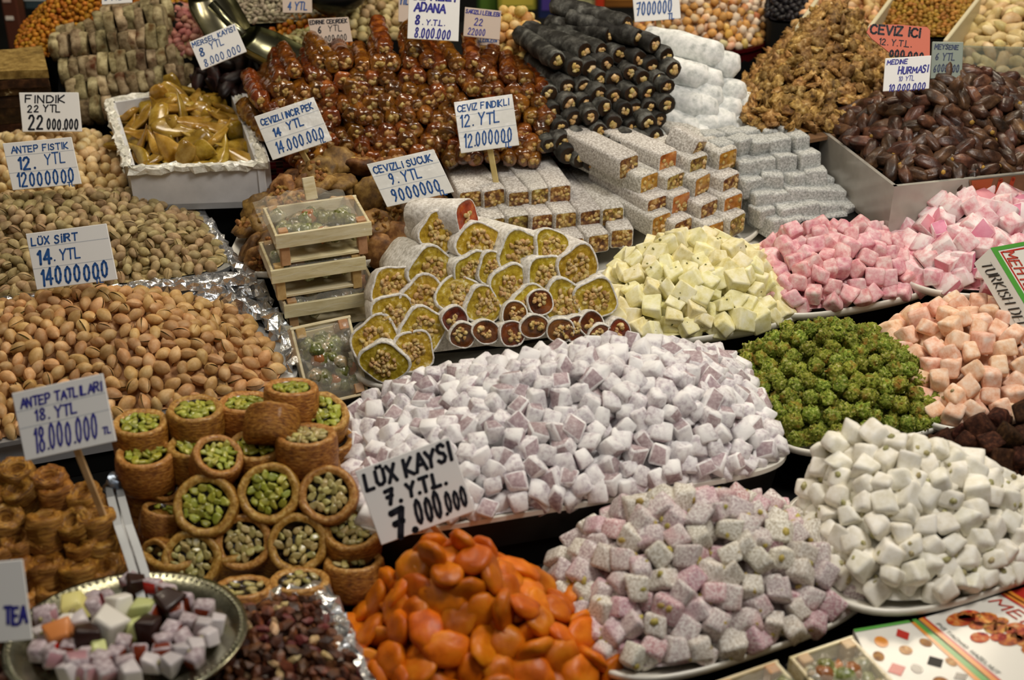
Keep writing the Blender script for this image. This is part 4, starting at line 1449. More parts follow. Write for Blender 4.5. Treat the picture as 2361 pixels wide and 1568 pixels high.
L2.new(mp.outputs[0], wv.inputs['Vector'])
mx = N.new('ShaderNodeMix'); mx.data_type = 'RGBA'; mx.inputs['B'].default_value = lin('#b79a8c')
mr = N.new('ShaderNodeMapRange'); mr.inputs['From Min'].default_value = .8; mr.inputs['From Max'].default_value = 1.0; mr.inputs['To Max'].default_value = .5
L2.new(wv.outputs['Fac'], mr.inputs['Value']); L2.new(mr.outputs[0], mx.inputs['Factor']); L2.new(ck.outputs['Color'], mx.inputs['A'])
L2.new(mx.outputs['Result'], N['Principled BSDF'].inputs['Base Color'])
N['Principled BSDF'].inputs['Roughness'].default_value = 0.35
put('plaid_ribbon', box_mesh((L_, 0.003, 0.032), m_plaid, 0.0004), Vector((0, 0, 0.010)) - bk * 0.001, Euler((0, 0, angz)), parent=sh)['label'] = 'red plaid ribbon'
foil_strip('foil_edge', [G(1280, 405, .098) - sh.location, G(1330, 398, .1) - sh.location, G(1390, 400, .1) - sh.location, G(1400, 425, .09) - sh.location], 0.010, sh, 8, amp=0.008)
# ------------------------------------------------------------------ dates in a film-wrapped box
m_date = pmat('date_skin', [(0.3, '#2a1b13'), (0.48, '#4a3022'), (0.62, '#6d4a34'), (0.76, '#946c4a')], scale=60, rough=0.42, spec=0.45, coat=0.06, bump=0.5, bscale=110, jit=0.45, hue=0.015)
m_cap = flat('date_stem_cap', '#b08a3e', 0.6, jit=0.3)


def date(seed):
    rs = np.random.default_rng(seed)
    bm = bmesh.new()

    def fn(c):
        w = 1 + .09 * math.sin(5 * math.atan2(c.z, c.y) + seed + c.x * 2)
        return Vector((c.x * 1.0, c.y * w, c.z * w))
    blob(bm, (0.0162, 0.0078, 0.0074), sub=3, amp=0.18, freq=1.8, seed=seed, fn=fn)
    if seed % 2: blob(bm, (0.0018, 0.0028, 0.0028), Matrix.Translation((0.0160, 0, 0)), mi=1, sub=1)
    return done(bm, [m_date, m_cap], True)


zt = 0.150
cs = [G(2062, 430, zt), G(2620, 372, zt), G(2480, 235, zt), G(1852, 268, zt)]
m_boxw = pmat('film_wrapped_box_side', [(0.3, '#8f8d84'), (0.7, '#b4b1a6')], scale=12, rough=0.22, spec=0.6, coat=0.5, bump=0.15, jit=0)
bx = quad_box('date_box', cs, zt, 0.092, m_boxw, 0.004, 'film wrapped pale carton holding the heap of dates', 'box')
bx_date = bx
L0 = bx.location
# brown inner flap, red lettering band on the front
m_kraft = pmat('brown_carton', [(0.3, '#6d5238'), (0.7, '#8a6a48')], scale=30, rough=0.7, jit=0)
V = [G(1850, 262, .152) - L0, G(1975, 262, .152) - L0, G(1985, 300, .150) - L0, G(1868, 322, .148) - L0]
put('carton_flap', raw(V + [v - Vector((0, 0, .004)) for v in V], [(0, 1, 2, 3), (7, 6, 5, 4), (0, 3, 7, 4), (3, 2, 6, 7), (2, 1, 5, 6), (1, 0, 4, 5)], m_kraft), parent=bx)
F_date = Foot.px(0.142, (2075, 438), (2600, 380), (2470, 245), (1862, 282), 4)
V_ = [date(860 + i) for i in range(8)]
heap('date', V_, [m_date, m_cap], F_date, 0.070, (-0.15, 0.30), 1.5, 0.0140, 'glossy dark brown date in the film wrapped carton', 'dried fruit', 'dates in the carton', seed=41, align=0.6, flatz=True, lift=0.2, bumps=.08)
o = put('support_crate', box_mesh((0.42, 0.20, 0.088), m_dark, 0.002), Vector((L0.x, L0.y, 0.046)), Euler((0, 0, math.radians(10))))
tag(o, 'dark crate under the carton of dates', 'crate')
m_redcard = flat('orange_red_card', '#c4583c', 0.6)
A, B = AY(2325, 250, 1.80), AY(2420, 250, 1.80)
o = put('card_sheet', box_mesh((0.09, 0.003, 0.085), m_redcard, 0.0005), (A + B) / 2 + Vector((0, 0, -0.005)), Euler((-.35, 0, 0)))
tag(o, 'plain orange red card standing behind the dates', 'card')

# ------------------------------------------------------------------ walnut halves, and the bins further back
m_wal = pmat('walnut_half', [(0.30, '#4a3216'), (0.44, '#87622e'), (0.57, '#b58e50'), (0.70, '#dcc08a')], scale=150, rough=0.6, spec=0.3, bump=0.7, jit=0.45, hue=0.010)


def walnut_half(seed):
    bm = bmesh.new()

    def fn(c):
        r = 1 + .22 * math.sin(c.x * 7 + c.y * 5 + seed) * math.cos(c.y * 6 - c.z * 4)
        return Vector((c.x * r, c.y * r * .8, c.z * r * (.55 if c.z > 0 else .25)))
    blob(bm, (0.0105, 0.0088, 0.0085), sub=3, amp=0.42, freq=3.0, seed=seed, fn=fn)
    return done(bm, m_wal, True)


F_wal = Foot.px(0.150, (1690, 325), (2130, 285), (2085, 130), (1715, 165), 2.8)
V_ = [walnut_half(880 + i) for i in range(6)]
heap('walnut_half', V_, [m_wal], F_wal, 0.080, (-0.05, 0.45), 1.5, 0.0114, 'shelled golden brown walnut half in the big walnut heap', 'nut', 'shelled walnuts', seed=42, lift=0.2)
m_rim = flat('dark_red_dish', '#4a0d10', 0.2, 0.6, coat=0.5)


def shelf(name, label, x, y, z, w, d, rz=0.0, h=None):
    o = put(name, box_mesh((w, d, h or z - 0.002), m_dark, 0.002), (x, y, (h or z) / 2 if h is None else z - h / 2), Euler((0, 0, rz)))
    tag(o, label, 'shelf')


F_ = F_wal
riser(F_wal, 0.148)


def bin_heap(name, fo, hp, peak, p, me, mats, size, label, cat, group, nobj, seed, rise=True, **kw):
    heap(name, me, mats, fo, hp, peak, p, size, label, cat, group, nobj=nobj, seed=seed, **kw)
    if rise: riser(fo, fo.z - 0.003, 0.97)


def nut(seed, rad, mat, amp=.15):
    bm = bmesh.new()
    blob(bm, rad, sub=1, amp=amp, freq=2, seed=seed)
    return done(bm, mat, True)


# mixed soft sweets with the red dish
m_mix = pmat('mixed_sugared_nuts', [(0.3, '#b8793a'), (0.45, '#d9a05a'), (0.58, '#e6cfa6'), (0.72, '#e9d9c6')], scale=25, rough=0.5, spec=0.3, jit=0.3, hue=0.035)
m_mix2 = flat('pale_sugared_nut', '#e2cdb2', 0.6, jit=0.2)
m_mix3 = flat('orange_sugared_nut', '#cf9a55', 0.5, jit=0.25)
F_mix = Foot.px(0.165, (1455, 112), (1755, 122), (1840, 15), (1470, 20), 3)
bin_heap('sugared_nut', F_mix, 0.06, (0, .3), 1.8, [nut(900 + i, (.0070, .0058, .0052), [m_mix2, m_mix3, m_mix][i % 3]) for i in range(6)], [m_mix2, m_mix3, m_mix], 0.0102,
         'small pink and orange sugared nut in the heap behind the white logs', 'nut', 'mixed sugared nuts', 260, 43)
metal_tray('dish', F_mix, m_rim, 'dark red shiny dish under the mixed sugared nuts', 0.02, 'dish', lip=0.03)

# bins behind the walnuts, right
m_bei = pmat('beige_nut', [(0.3, '#b98b52'), (0.5, '#d8ae76'), (0.7, '#ebcfa0')], scale=60, rough=0.55, jit=0.22)
F_b = Foot.px(0.19, (1815, 95), (2025, 105), (2050, -40), (1850, -40), 6)
bin_heap('peanut', F_b, 0.035, (0, .3), 1.8, [nut(910 + i, (.0085, .0062, .006), m_bei) for i in range(4)], [m_bei], 0.0125, 'beige peanut in the bin behind the walnuts', 'nut', 'beige peanuts behind the walnuts', 200, 44)
m_gold = pmat('golden_grain', [(0.3, '#7a5218'), (0.5, '#a87a2c'), (0.7, '#c79c4a')], scale=200, rough=0.6, jit=0.3)
F_gd = Foot.px(0.195, (1995, 85), (2225, 90), (2260, -40), (2030, -40), 6)
bin_heap('golden_grain', F_gd, 0.03, (0, .3), 1.8, [nut(920 + i, (.0042, .0032, .003), m_gold) for i in range(3)], [m_gold], 0.0062, 'golden brown grains in the bin behind the red card', 'grain', None, 0, 45)
m_cas = pmat('cashew', [(0.3, '#b89a60'), (0.5, '#d9c08a'), (0.7, '#ecdcb0')], scale=50, rough=0.5, jit=0.2)


def cashew(seed):
    bm = bmesh.new()

    def fn(c):
        return Vector((c.x, c.y * .62 + .42 * (c.x * c.x) - .15, c.z * .58))
    blob(bm, (0.012, 0.0115, 0.0105), sub=2, amp=.1, seed=seed, fn=fn)
    return done(bm, m_cas, True)


F_cash = Foot.px(0.165, (2190, 205), (2560, 215), (2480, 30), (2185, 45), 5)
bin_heap('cashew', F_cash, 0.055, (.1, .35), 1.7, [cashew(930 + i) for i in range(5)], [m_cas], 0.0150, 'pale cashew in the glass fronted bin behind the dates', 'nut', 'cashews in the glass fronted bin', 220, 46)
# the bin's greenish glass front
A, B = G(2170, 215, .165), G(2560, 225, .165)
m_gl = clear_film('greenish_glass', '#8fa092', 0.38)
d = (B - A); ang = math.atan2(d.y, d.x)
g = put('glass_bin', None, (A + B) / 2)
tag(g, 'greenish glass fronted bin around the cashews', 'bin')
put('glass_panel', box_mesh((d.length, 0.004, 0.062), m_gl, 0.0005), (0, -0.008, 0.028), Euler((0, 0, ang)), parent=g)
put('rail', box_mesh((d.length, 0.006, 0.004), m_sheet_steel, 0.0008), (0, -0.008, -0.004), Euler((0, 0, ang)), parent=g)
m_rais = pmat('black_raisin', [(0.3, '#0d0b0d'), (0.7, '#2b262a')], scale=60, rough=0.45, jit=0.4)
F_ra = Foot.px(0.2, (1765, 50), (1885, 55), (1900, -60), (1775, -60), 6)
bin_heap('raisin', F_ra, 0.025, (0, .3), 1.8, [nut(940 + i, (.006, .0045, .004), m_rais) for i in range(3)], [m_rais], 0.009, 'black raisin in the narrow bin behind the sugared nuts', 'dried fruit', 'black raisins', 60, 47)
m_strip = flat('pale_divider', '#d8cfae', 0.4)
for (a, b, lab) in [((1838, 62), (1890, -12), 'pale divider strip beside the black raisins'), ((2005, 62), (2060, -12), 'pale divider strip between peanuts and golden grains'), ((2180, 92), (2260, -10), 'pale divider strip between golden grains and cashews')]:
    A, B = G(*a, .222), G(*b, .222)
    dd = B - A
    tag(put('divider_strip', box_mesh((0.005, dd.length, 0.05), m_strip, 0.0008), (A + B) / 2 - Vector((0, 0, .025)), Euler((0, 0, math.atan2(dd.y, dd.x) - math.pi / 2))), lab, 'divider')

# ---- behind the amber sucuk
F_haz2 = Foot.px(0.19, (1075, 150), (1260, 150), (1255, 85), (1085, 85), 2.4)
m_hz2 = pmat('golden_hazelnut', [(0.3, '#b88a44'), (0.5, '#d9b26a'), (0.7, '#edd29a')], scale=80, rough=0.5, jit=0.18)
bin_heap('hazelnut', F_haz2, 0.045, (.1, .2), 1.6, [hazel(950 + i, .0066, m_hz2) for i in range(4)], [m_hz2], 0.0125, 'golden hazelnut in the heap behind the sucuk piles', 'nut', 'golden hazelnuts behind the sucuk', 120, 48)
m_apl = pmat('apricot_leather', [(0.3, '#7a3d0e'), (0.6, '#b0661c')], scale=40, rough=0.35, coat=0.3, jit=0)
o = sheet('apricot_leather', [G(1220, 92, .2), G(1305, 92, .2), G(1300, 58, .2), G(1228, 58, .2)], 14, .012, m_apl, 6, 0.004)
tag(o, 'folded orange apricot leather behind the black sucuk', 'dried fruit')
m_chk = pmat('pale_chickpea', [(0.3, '#a08a58'), (0.5, '#c6b07c'), (0.7, '#dccba0')], scale=60, rough=0.6, jit=0.22)
F_ck = Foot.px(0.19, (770, 95), (965, 92), (960, -30), (760, -20), 3)
bin_heap('chickpea', F_ck, 0.03, (0, .3), 1.8, [nut(960 + i, (.0072, .0066, .0062), m_chk) for i in range(4)], [m_chk], 0.0118, 'pale roasted chickpea in the bin behind the amber sucuk', 'nut', 'pale chickpeas', 180, 49)
m_lent = pmat('orange_corn', [(0.3, '#8a4a10'), (0.5, '#bf7620'), (0.7, '#dd9a3a')], scale=150, rough=0.45, jit=0.3)
F_ln = Foot.px(0.18, (580, 112), (890, 112), (850, 45), (590, 55), 3)
bin_heap('orange_corn', F_ln, 0.02, (-.2, .2), 1.8, [nut(970 + i, (.0055, .0042, .004), m_lent) for i in range(3)], [m_lent], 0.0082, 'orange roasted corn kernels between the scoops', 'grain', None, 0, 50)
m_sun = pmat('speckled_seed', [(0.3, '#6d6250'), (0.5, '#a59a80'), (0.7, '#cfc6ae')], scale=200, rough=0.6, jit=0.3)
F_sn = Foot.px(0.2, (500, 62), (760, 50), (760, -60), (500, -60), 4)
bin_heap('sunflower_seed', F_sn, 0.03, (0, .3), 1.8, [nut(980 + i, (.0055, .003, .0025), m_sun) for i in range(3)], [m_sun], 0.0065, 'speckled grey beige seeds in the bin behind the steel scoops', 'seed', None, 0, 51)
m_pum = pmat('pumpkin_seed', [(0.3, '#8d8450'), (0.5, '#b5ab72'), (0.7, '#d3cb9a')], scale=120, rough=0.5, jit=0.2)
F_pm = Foot.px(0.175, (590, 160), (830, 140), (820, 88), (620, 95), 3)
bin_heap('pumpkin_seed', F_pm, 0.02, (.1, .3), 1.8, [nut(990 + i, (.008, .0045, .002), m_pum) for i in range(3)], [m_pum], 0.009, 'pale green pumpkin seeds under the steel scoop', 'seed', None, 0, 52)
m_org = pmat('orange_kernel', [(0.3, '#8d520c'), (0.5, '#b9791a'), (0.7, '#d39a3a')], scale=150, rough=0.6, jit=0.28)
F_og = Foot.px(0.17, (10, 150), (430, 110), (470, -20), (60, 40), 2.6)
bin_heap('orange_kernel', F_og, 0.075, (.1, .2), 1.5, [nut(1000 + i, (.0050, .0038, .0034), m_org) for i in range(4)], [m_org], 0.0072, 'orange roasted kernels in the big heap behind the pressed figs', 'nut', None, 0, 53)
m_pks = pmat('pinkish_bean', [(0.3, '#7a4038'), (0.5, '#b3776a'), (0.7, '#c9a08c')], scale=60, rough=0.5, jit=0.3)
F_pk = Foot.px(0.18, (380, 130), (520, 125), (470, 20), (370, 30), 3)
bin_heap('speckled_bean', F_pk, 0.02, (0, .3), 1.8, [nut(1010 + i, (.0075, .0055, .005), m_pks) for i in range(3)], [m_pks], 0.0105, 'pinkish speckled bean behind the pressed figs', 'bean', 'pinkish beans', 50, 54)
# dark dried aubergine pile
m_plum = pmat('dark_dried_plum', [(0.3, '#100808'), (0.5, '#241413'), (0.7, '#45221e')], scale=60, rough=0.45, bump=0.4, jit=0.4)


def plum(seed):
    bm = bmesh.new()
    blob(bm, (.021, .009, .006), sub=2, amp=.35, freq=1.8, seed=seed)
    return done(bm, m_plum, True)


F_pl = Foot.px(0.15, (440, 212), (650, 205), (620, 150), (460, 150), 2.6)
bin_heap('dried_plum', F_pl, 0.035, (0, .2), 1.7, [plum(1020 + i) for i in range(5)], [m_plum], 0.016, 'dark dried sour plum in the small pile below the leaning card', 'dried fruit', 'dark dried plums', 90, 55, align=.7, flatz=True)


# ---- steel scoops
m_scoop = pmat('reflection_toned_steel', [(0.3, '#77765e'), (0.7, '#a3a28a')], scale=25, rough=0.25, metal=1.0, jit=0)  # darker olive-gold colour stands in for the scoops' dark and golden reflections
def scoop(name, root_p, tip_p, w, label, handle=0.10, up=0.25, open_up=True):
    """A half-cylinder scoop from tip to root with a rod handle."""
    d = (tip_p - root_p); L = d.length; x = d.normalized()
    z = Vector((0, 0, 1)); z = (z - x * z.dot(x)).normalized(); y = z.cross(x)
    M = Matrix(((x.x, y.x, z.x, root_p.x), (x.y, y.y, z.y, root_p.y), (x.z, y.z, z.z, root_p.z), (0, 0, 0, 1)))
    root = put(name, None, M.translation, M.to_quaternion())
    tag(root, label, 'scoop')
    V, Fc = [], []
    n, k = 10, 14
    for th in (0.0, 0.0012):
        for i in range(n + 1):
            t = i / n
            for j in range(k + 1):
                a = math.pi * (j / k) + math.pi
                lip = 0.78 + .22 * t + (0.10 * abs(math.sin(a)) if t == 1 else 0)
                r = (w / 2 - th) * (0.75 + .25 * min(1, t * 3))
                V.append((t * L * (1.0 + .22 * (-math.sin(a)) * (t > .9)), r * math.cos(a), r * math.sin(a) * .8))
    N = (n + 1) * (k + 1)
    for i in range(n):
        for j in range(k):
            a = i * (k + 1) + j
            Fc += [(a, a + 1, a + k + 2, a + k + 1), (N + a, N + a + k + 1, N + a + k + 2, N + a + 1)]
    Fc += [tuple(range(k + 1)), tuple(range(N, N + k + 1))[::-1]]
    put('blade', raw(V, Fc, m_scoop, True), parent=root)
    bm = bmesh.new()
    tube(bm, [(0.002, 0, -w * .1), (-handle * .4, 0, 0), (-handle, 0, handle * up)], [.006, .0055, .0065], 10)
    put('handle', done(bm, m_scoop, True), parent=root)
    return root


scoop('scoop', G(470, -30, .25), G(535, 88, .205), 0.060, 'large shiny steel scoop standing in the speckled seeds')
scoop('scoop', G(560, 70, .215), G(665, 125, .20), 0.06, 'small dull steel scoop lying in the pumpkin seeds', handle=.05)
m_bowl = flat('dark_bowl_glaze', '#0c0d0c', 0.3, 0.5)
bm = bmesh.new()
prof = [(.02, 0), (.035, .012), (.044, .032), (.041, .032), (.032, .014), (.001, .006)]
V, Fc = [], []
for (r, z) in prof:
    for i in range(28):
        V.append((r * math.cos(i * math.pi / 14), r * math.sin(i * math.pi / 14), z))
for j in range(5):
    for i in range(28):
        Fc.append((j * 28 + i, j * 28 + (i + 1) % 28, (j + 1) * 28 + (i + 1) % 28, (j + 1) * 28 + i))
Fc.append(tuple(range(28))[::-1]); Fc.append(tuple(range(140, 168)))
bm.free()
o = put('bowl', raw(V, Fc, m_bowl, True), G(775, 25, .215))
tag(o, 'dark bowl standing among the seeds and chickpeas', 'bowl')

# ---- packets standing at the very back
def packet(px0, px1, py0, py1, y, cols, label, cat='packet', th=0.03, lean=-.12):
    A, B = AY(px0, py1, y), AY(px1, py1, y)
    top = AY(px0, py0, y)
    w, h = (B - A).length, max(.02, top.z - A.z)
    root = put('packet', box_mesh((w, th, h), flat('packet_' + label.split()[0], cols[0], .35, .5, coat=.3), .002), (A + B) / 2 + Vector((0, th / 2, h / 2)), Euler((lean, 0, 0)))
    tag(root, label, cat)
    rs = np.random.default_rng(int(px0))
    for i, (c, x, z, ww, hh) in enumerate(cols[1]):
        put('printed_panel', box_mesh((w * ww, .0012, h * hh), flat('print_%s_%d' % (label.split()[0], i), c, .4), .0002), (w * (x - .5), -th / 2 - .0006, h * (z - .5)), parent=root)


packet(1148, 1238, -30, 26, 2.12, ('#a7a33c', [('#c9b848', .5, .55, .8, .7), ('#b06a2c', .45, .75, .4, .3)]), 'yellow printed packet behind the golden hazelnuts')
packet(1242, 1306, -40, 48, 2.10, ('#1f2a52', [('#4a3a86', .4, .5, .6, .5), ('#2f6b2a', .75, .6, .3, .5)]), 'blue violet printed packet behind the black sucuk')
packet(1308, 1382, -40, 42, 2.11, ('#9c9a5c', [('#b8b884', .5, .55, .9, .6), ('#8a2a20', .2, .6, .18, .25), ('#5a4a34', .72, .6, .42, .25)]), 'cream printed packet with red side behind the black sucuk')
packet(1372, 1392, -40, 40, 2.09, ('#c23a1e', []), 'narrow vermilion packet beside the cream packet')
packet(1100, 1150, -30, 40, 2.16, ('#2f4a1c', [('#4f6d2a', .5, .5, .7, .7)]), 'dark green packet behind the hazelnut card')
packet(1392, 1460, -40, 20, 2.13, ('#8a5a24', [('#c98a3c', .5, .6, .9, .6)]), 'brown orange packet behind the black sucuk heap')
packet(60, 140, -30, 24, 2.1, ('#3a4a50', [('#c7cfd0', .4, .62, .8, .5), ('#c9c02c', .8, .3, .35, .3)]), 'pale and yellow packet behind the orange kernels')
packet(22, 58, -60, 115, 1.98, ('#5d3426', [('#c8a898', .4, .75, .5, .25), ('#e8ded0', .4, .42, .5, .05)]), 'tall brown cellophane packet at the corner of the stall', lean=-.05)
# ------------------------------------------------------------------ baklava rounds with pistachio
m_kad = pmat('golden_pastry', [(0.30, '#5c3409'), (0.45, '#8f5815'), (0.58, '#b57c2a'), (0.72, '#d4a350')], scale=330, rough=0.5, spec=0.35, coat=0.08, bump=0.9, jit=0.15, hue=0.008, stretch=(.6, .6, 2.2))
m_kad_top = pmat('golden_pastry_top', [(0.30, '#85551a'), (0.5, '#b58239'), (0.70, '#d6b06a')], scale=300, rough=0.5, spec=0.4, coat=0.2, bump=0.5, jit=0.12, hue=0.01)
m_syr = flat('dark_syrup', '#1f1006', 0.25, 0.5, coat=0.4)  # dark syrup lying between the pistachio seeds
m_pis = pmat('pistachio_seed', [(0.3, '#757a1c'), (0.5, '#a2a634'), (0.7, '#c9c660')], scale=80, rough=0.35, spec=0.5, coat=0.4, jit=0.25, hue=0.02)
m_pis2 = pmat('pale_pistachio_seed', [(0.3, '#8d8148'), (0.5, '#b7aa68'), (0.7, '#d3c78c')], scale=80, rough=0.35, spec=0.5, coat=0.4, jit=0.22, hue=0.02)


def nest(seed, R=0.0235, H=0.030):
    """Pastry ring with a recessed top: side, rolled rim and inner floor."""
    V, Fc, mi = [], [], []
    n = 40
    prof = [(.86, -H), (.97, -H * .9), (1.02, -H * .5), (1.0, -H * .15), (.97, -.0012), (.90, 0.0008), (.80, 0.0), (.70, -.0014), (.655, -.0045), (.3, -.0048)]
    for (r, z) in prof:
        for i in range(n):
            a = 2 * math.pi * i / n
            q = R * r * (1 + .045 * mnoise.noise(Vector((math.cos(a) * 1.4, math.sin(a) * 1.4, seed))) + .03 * mnoise.noise(Vector((math.cos(a) * 7, math.sin(a) * 7, z * 180 + seed))))
            V.append((q * math.cos(a), q * math.sin(a), z + .0008 * mnoise.noise(Vector((math.cos(a) * 4, math.sin(a) * 4, r * 3 + seed)))))
    for j in range(len(prof) - 1):
        for i in range(n):
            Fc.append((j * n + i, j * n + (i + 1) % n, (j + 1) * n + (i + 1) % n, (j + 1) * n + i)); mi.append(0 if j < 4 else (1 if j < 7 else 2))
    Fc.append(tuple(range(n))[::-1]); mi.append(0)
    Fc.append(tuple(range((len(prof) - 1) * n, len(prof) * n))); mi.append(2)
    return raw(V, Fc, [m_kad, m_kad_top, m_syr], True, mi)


def seedmesh(seed, mat):
    bm = bmesh.new()
    blob(bm, (.0048, .0031, .0026), sub=2, amp=.45, freq=1.8, seed=seed, fn=lambda c: Vector((c.x, c.y * (1 - .3 * c.x), max(-.6, min(.6, c.z * 1.2)))))
    return done(bm, mat, True)


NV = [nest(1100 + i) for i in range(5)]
S1 = [seedmesh(1110 + i, m_pis) for i in range(4)]
S2 = [seedmesh(1120 + i, m_pis2) for i in range(4)]
F_bak = Foot.px(0.028, (338, 1402), (872, 1322), (800, 1040), (236, 1112), 8)
tr = metal_tray('serving_tray', F_bak, m_sheet_steel, 'steel tray with white edge holding the round pistachio pastries', 0.02, mat2=m_sheet_steel)
A, B = G(512, 1384, .032), G(852, 1330, .032)
dd = B - A
put('tray_edge', box_mesh((dd.length, .006, .007), flat('white_tray_edge', '#e6e2da', .4), .001), (A + B) / 2, Euler((0, 0, math.atan2(dd.y, dd.x))), parent=tr)['label'] = 'white edge strip'


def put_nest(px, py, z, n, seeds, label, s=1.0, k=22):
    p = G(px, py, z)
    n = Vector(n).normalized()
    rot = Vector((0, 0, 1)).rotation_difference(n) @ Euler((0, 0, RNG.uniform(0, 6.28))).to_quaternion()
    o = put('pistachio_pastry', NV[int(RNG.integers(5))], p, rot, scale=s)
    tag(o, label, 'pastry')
    pts = []
    t = 0
    while len(pts) < k and t < 600:
        t += 1
        a, r = RNG.uniform(0, 6.28), .0138 * math.sqrt(RNG.random())
        q = (r * math.cos(a), r * math.sin(a))
        if all((q[0] - u[0]) ** 2 + (q[1] - u[1]) ** 2 > .0047 ** 2 for u in pts): pts.append(q)
    for q in pts:
        put('pistachio', seeds[int(RNG.integers(4))], (q[0], q[1], -.0022 + RNG.uniform(0, .0015)), Euler((RNG.normal() * .3, RNG.normal() * .3, RNG.uniform(0, 6.28))), parent=o, scale=RNG.uniform(.75, 1.05))
    return o


UPR = (0.02, 0.10, 1)
FAC = (0.06, -0.72, 0.70)
spec = [
    (322, 972, .112, UPR, S1, 'round pistachio pastry at the back corner next to the ANTEP TATLILARI card', .98),
    (450, 940, .116, UPR, S1, 'round pistachio pastry against the steel rim of the nut tray', 1.0),
    (565, 925, .110, (0, .2, 1), S1, 'round pistachio pastry half covered by one lying on its side', 1.0),
    (672, 890, .128, (.05, .25, 1), S1, 'round pistachio pastry highest of the pile, before the leaning crate', .95),
    (745, 948, .108, (.25, -.30, 1), S1, 'round pistachio pastry tilted against the lavender cubes', .95),
    (452, 1022, .100, UPR, S1, 'round pistachio pastry behind the tilted overlapping one', 1.0),
    (505, 1048, .108, (.35, -.35, .9), S1, 'round pistachio pastry lying tilted over its neighbour in mid pile', .85),
    (592, 1022, .098, (0, .0, 1), S1, 'round pistachio pastry in the middle of the pile behind the greenest one', 1.0),
    (705, 1000, .112, (0, .22, 1), S2, 'tall round pistachio pastry beside the lavender cubes', 1.05),
    (335, 1043, .100, UPR, S1, 'tall round pistachio pastry on the pile edge by the tray wall', 1.02),
    (472, 1165, .082, FAC, S1, 'round pistachio pastry facing forward with the largest green top', 1.08),
    (620, 1135, .086, FAC, S1, 'round pistachio pastry facing forward with the brightest green seeds', 1.05),
    (755, 1140, .084, FAC, S2, 'round pastry facing forward with pale seeds beside the LÜX KAYSI card', 1.0),
    (560, 1250, .056, FAC, S2, 'round pastry with pale seeds in the front row, second from the tray wall', .98),
    (685, 1252, .056, FAC, S2, 'round pastry with densely set pale seeds in the front row', 1.02),
    (440, 1290, .050, FAC, S2, 'round pastry with pale seeds lowest in the front row near the plate', 1.0),
    (812, 1218, .060, (.05, -.15, 1), S2, 'round pastry tipped under the corner of the LÜX KAYSI card', 1.0),
]
for (px, py, z, n, sd, lab, s) in spec:
    put_nest(px, py, z, n, sd, lab, s)
# rounds on their sides and those carrying the upper ones
side = [(632, 946, .118, (.05, .80, .60), 'round pastry lying edge on over its neighbours', .95), (385, 1112, .078, (.75, -.5, .35), 'broken pastry piece with one green seed showing', .7),
        (378, 1172, .068, (.2, .35, 1), 'plain pastry side showing under the broken piece', .75), (355, 1225, .055, (-.5, -.6, .4), 'rough pastry lump by the tray wall', .7),
        (355, 1290, .046, (-.4, -.7, .4), 'lowest rough pastry lump by the tray wall', .7), (560, 1352, .050, (0, .35, 1), 'bottom pastry round seen edge on behind the white tray edge', 1.0),
        (690, 1335, .048, (0, .3, 1), 'bottom pastry round seen edge on in the middle of the tray edge', 1.0), (815, 1290, .045, (0, .3, 1), 'bottom pastry round seen edge on below the tipped one', 1.0)]
for (px, py, z, n, lab, s) in side:
    put_nest(px, py, z, n, S1 if z > .05 else S2, lab, s, 8)
for (px, py, z, n, sd, lab, s) in spec[:10]:
    p = G(px, py, z)
    for lv in (1, 2):
        if z - .031 * lv > .045:
            tag(put('pistachio_pastry', NV[lv], p - Vector((0, -.004 * lv, .0305 * lv)) + Vector((RNG.normal() * .002, RNG.normal() * .002, 0)), Euler((-.1, 0, RNG.uniform(0, 6))), scale=s * 1.02),
                'plain pastry round stacked below another in the pile behind the facing ones', 'pastry', 'pastry rounds under the upper layer')
for i in range(4):
    for j in range(3):
        u, v = (i + .5) / 4, (j + .6) / 3.3
        x, y = F_bak.at(np.array(u * 1.7 - .85), np.array(v * 1.7 - .8))
        tag(put('pistachio_pastry', NV[(i + j) % 5], (float(x), float(y), .048), Euler((0, 0, RNG.uniform(0, 6))), scale=1.1), 'plain pastry round in the bottom layer of the tray', 'pastry', 'pastry rounds in the bottom layer')

# ------------------------------------------------------------------ shredded-pastry rolls on the left
m_bur = pmat('shredded_pastry', [(0.30, '#55300a'), (0.44, '#8a5514'), (0.56, '#b47c2a'), (0.70, '#d6a552')], scale=170, rough=0.5, spec=0.35, coat=0.12, bump=1.0, jit=0.15, hue=0.008, stretch=(.5, .5, 6))


def burma(seed, R=.0145, H=.027):
    V, Fc = [], []
    n = 30
    prof = [(.9, -H)] + [(1.0, -H * (.92 - .055 * q)) for q in range(15)] + [(.95, -.0006), (.82, .0012), (.68, .0004), (.54, .0012), (.42, -.001), (.30, -.004), (.12, -.009)]
    for (r, z) in prof:
        for i in range(n):
            a = 2 * math.pi * i / n
            zz = z + .0022 * mnoise.noise(Vector((math.cos(a) * 1.3, math.sin(a) * 1.3, seed)))
            q = R * r * (1 + .16 * mnoise.noise(Vector((math.cos(a) * 2, math.sin(a) * 2, seed + z * 90))) + .12 * mnoise.noise(Vector((math.cos(a) * 1.2, math.sin(a) * 1.2 + seed, z * 520))))
            V.append((q * math.cos(a), q * math.sin(a), zz + .0012 * mnoise.noise(Vector((math.cos(a) * 4 * r, math.sin(a) * 4 * r, seed)))))
    for j in range(len(prof) - 1):
        for i in range(n):
            Fc.append((j * n + i, j * n + (i + 1) % n, (j + 1) * n + (i + 1) % n, (j + 1) * n + i))
    Fc.append(tuple(range(n))[::-1]); Fc.append(tuple(range((len(prof) - 1) * n, len(prof) * n)))
    return raw(V, Fc, m_bur, True)


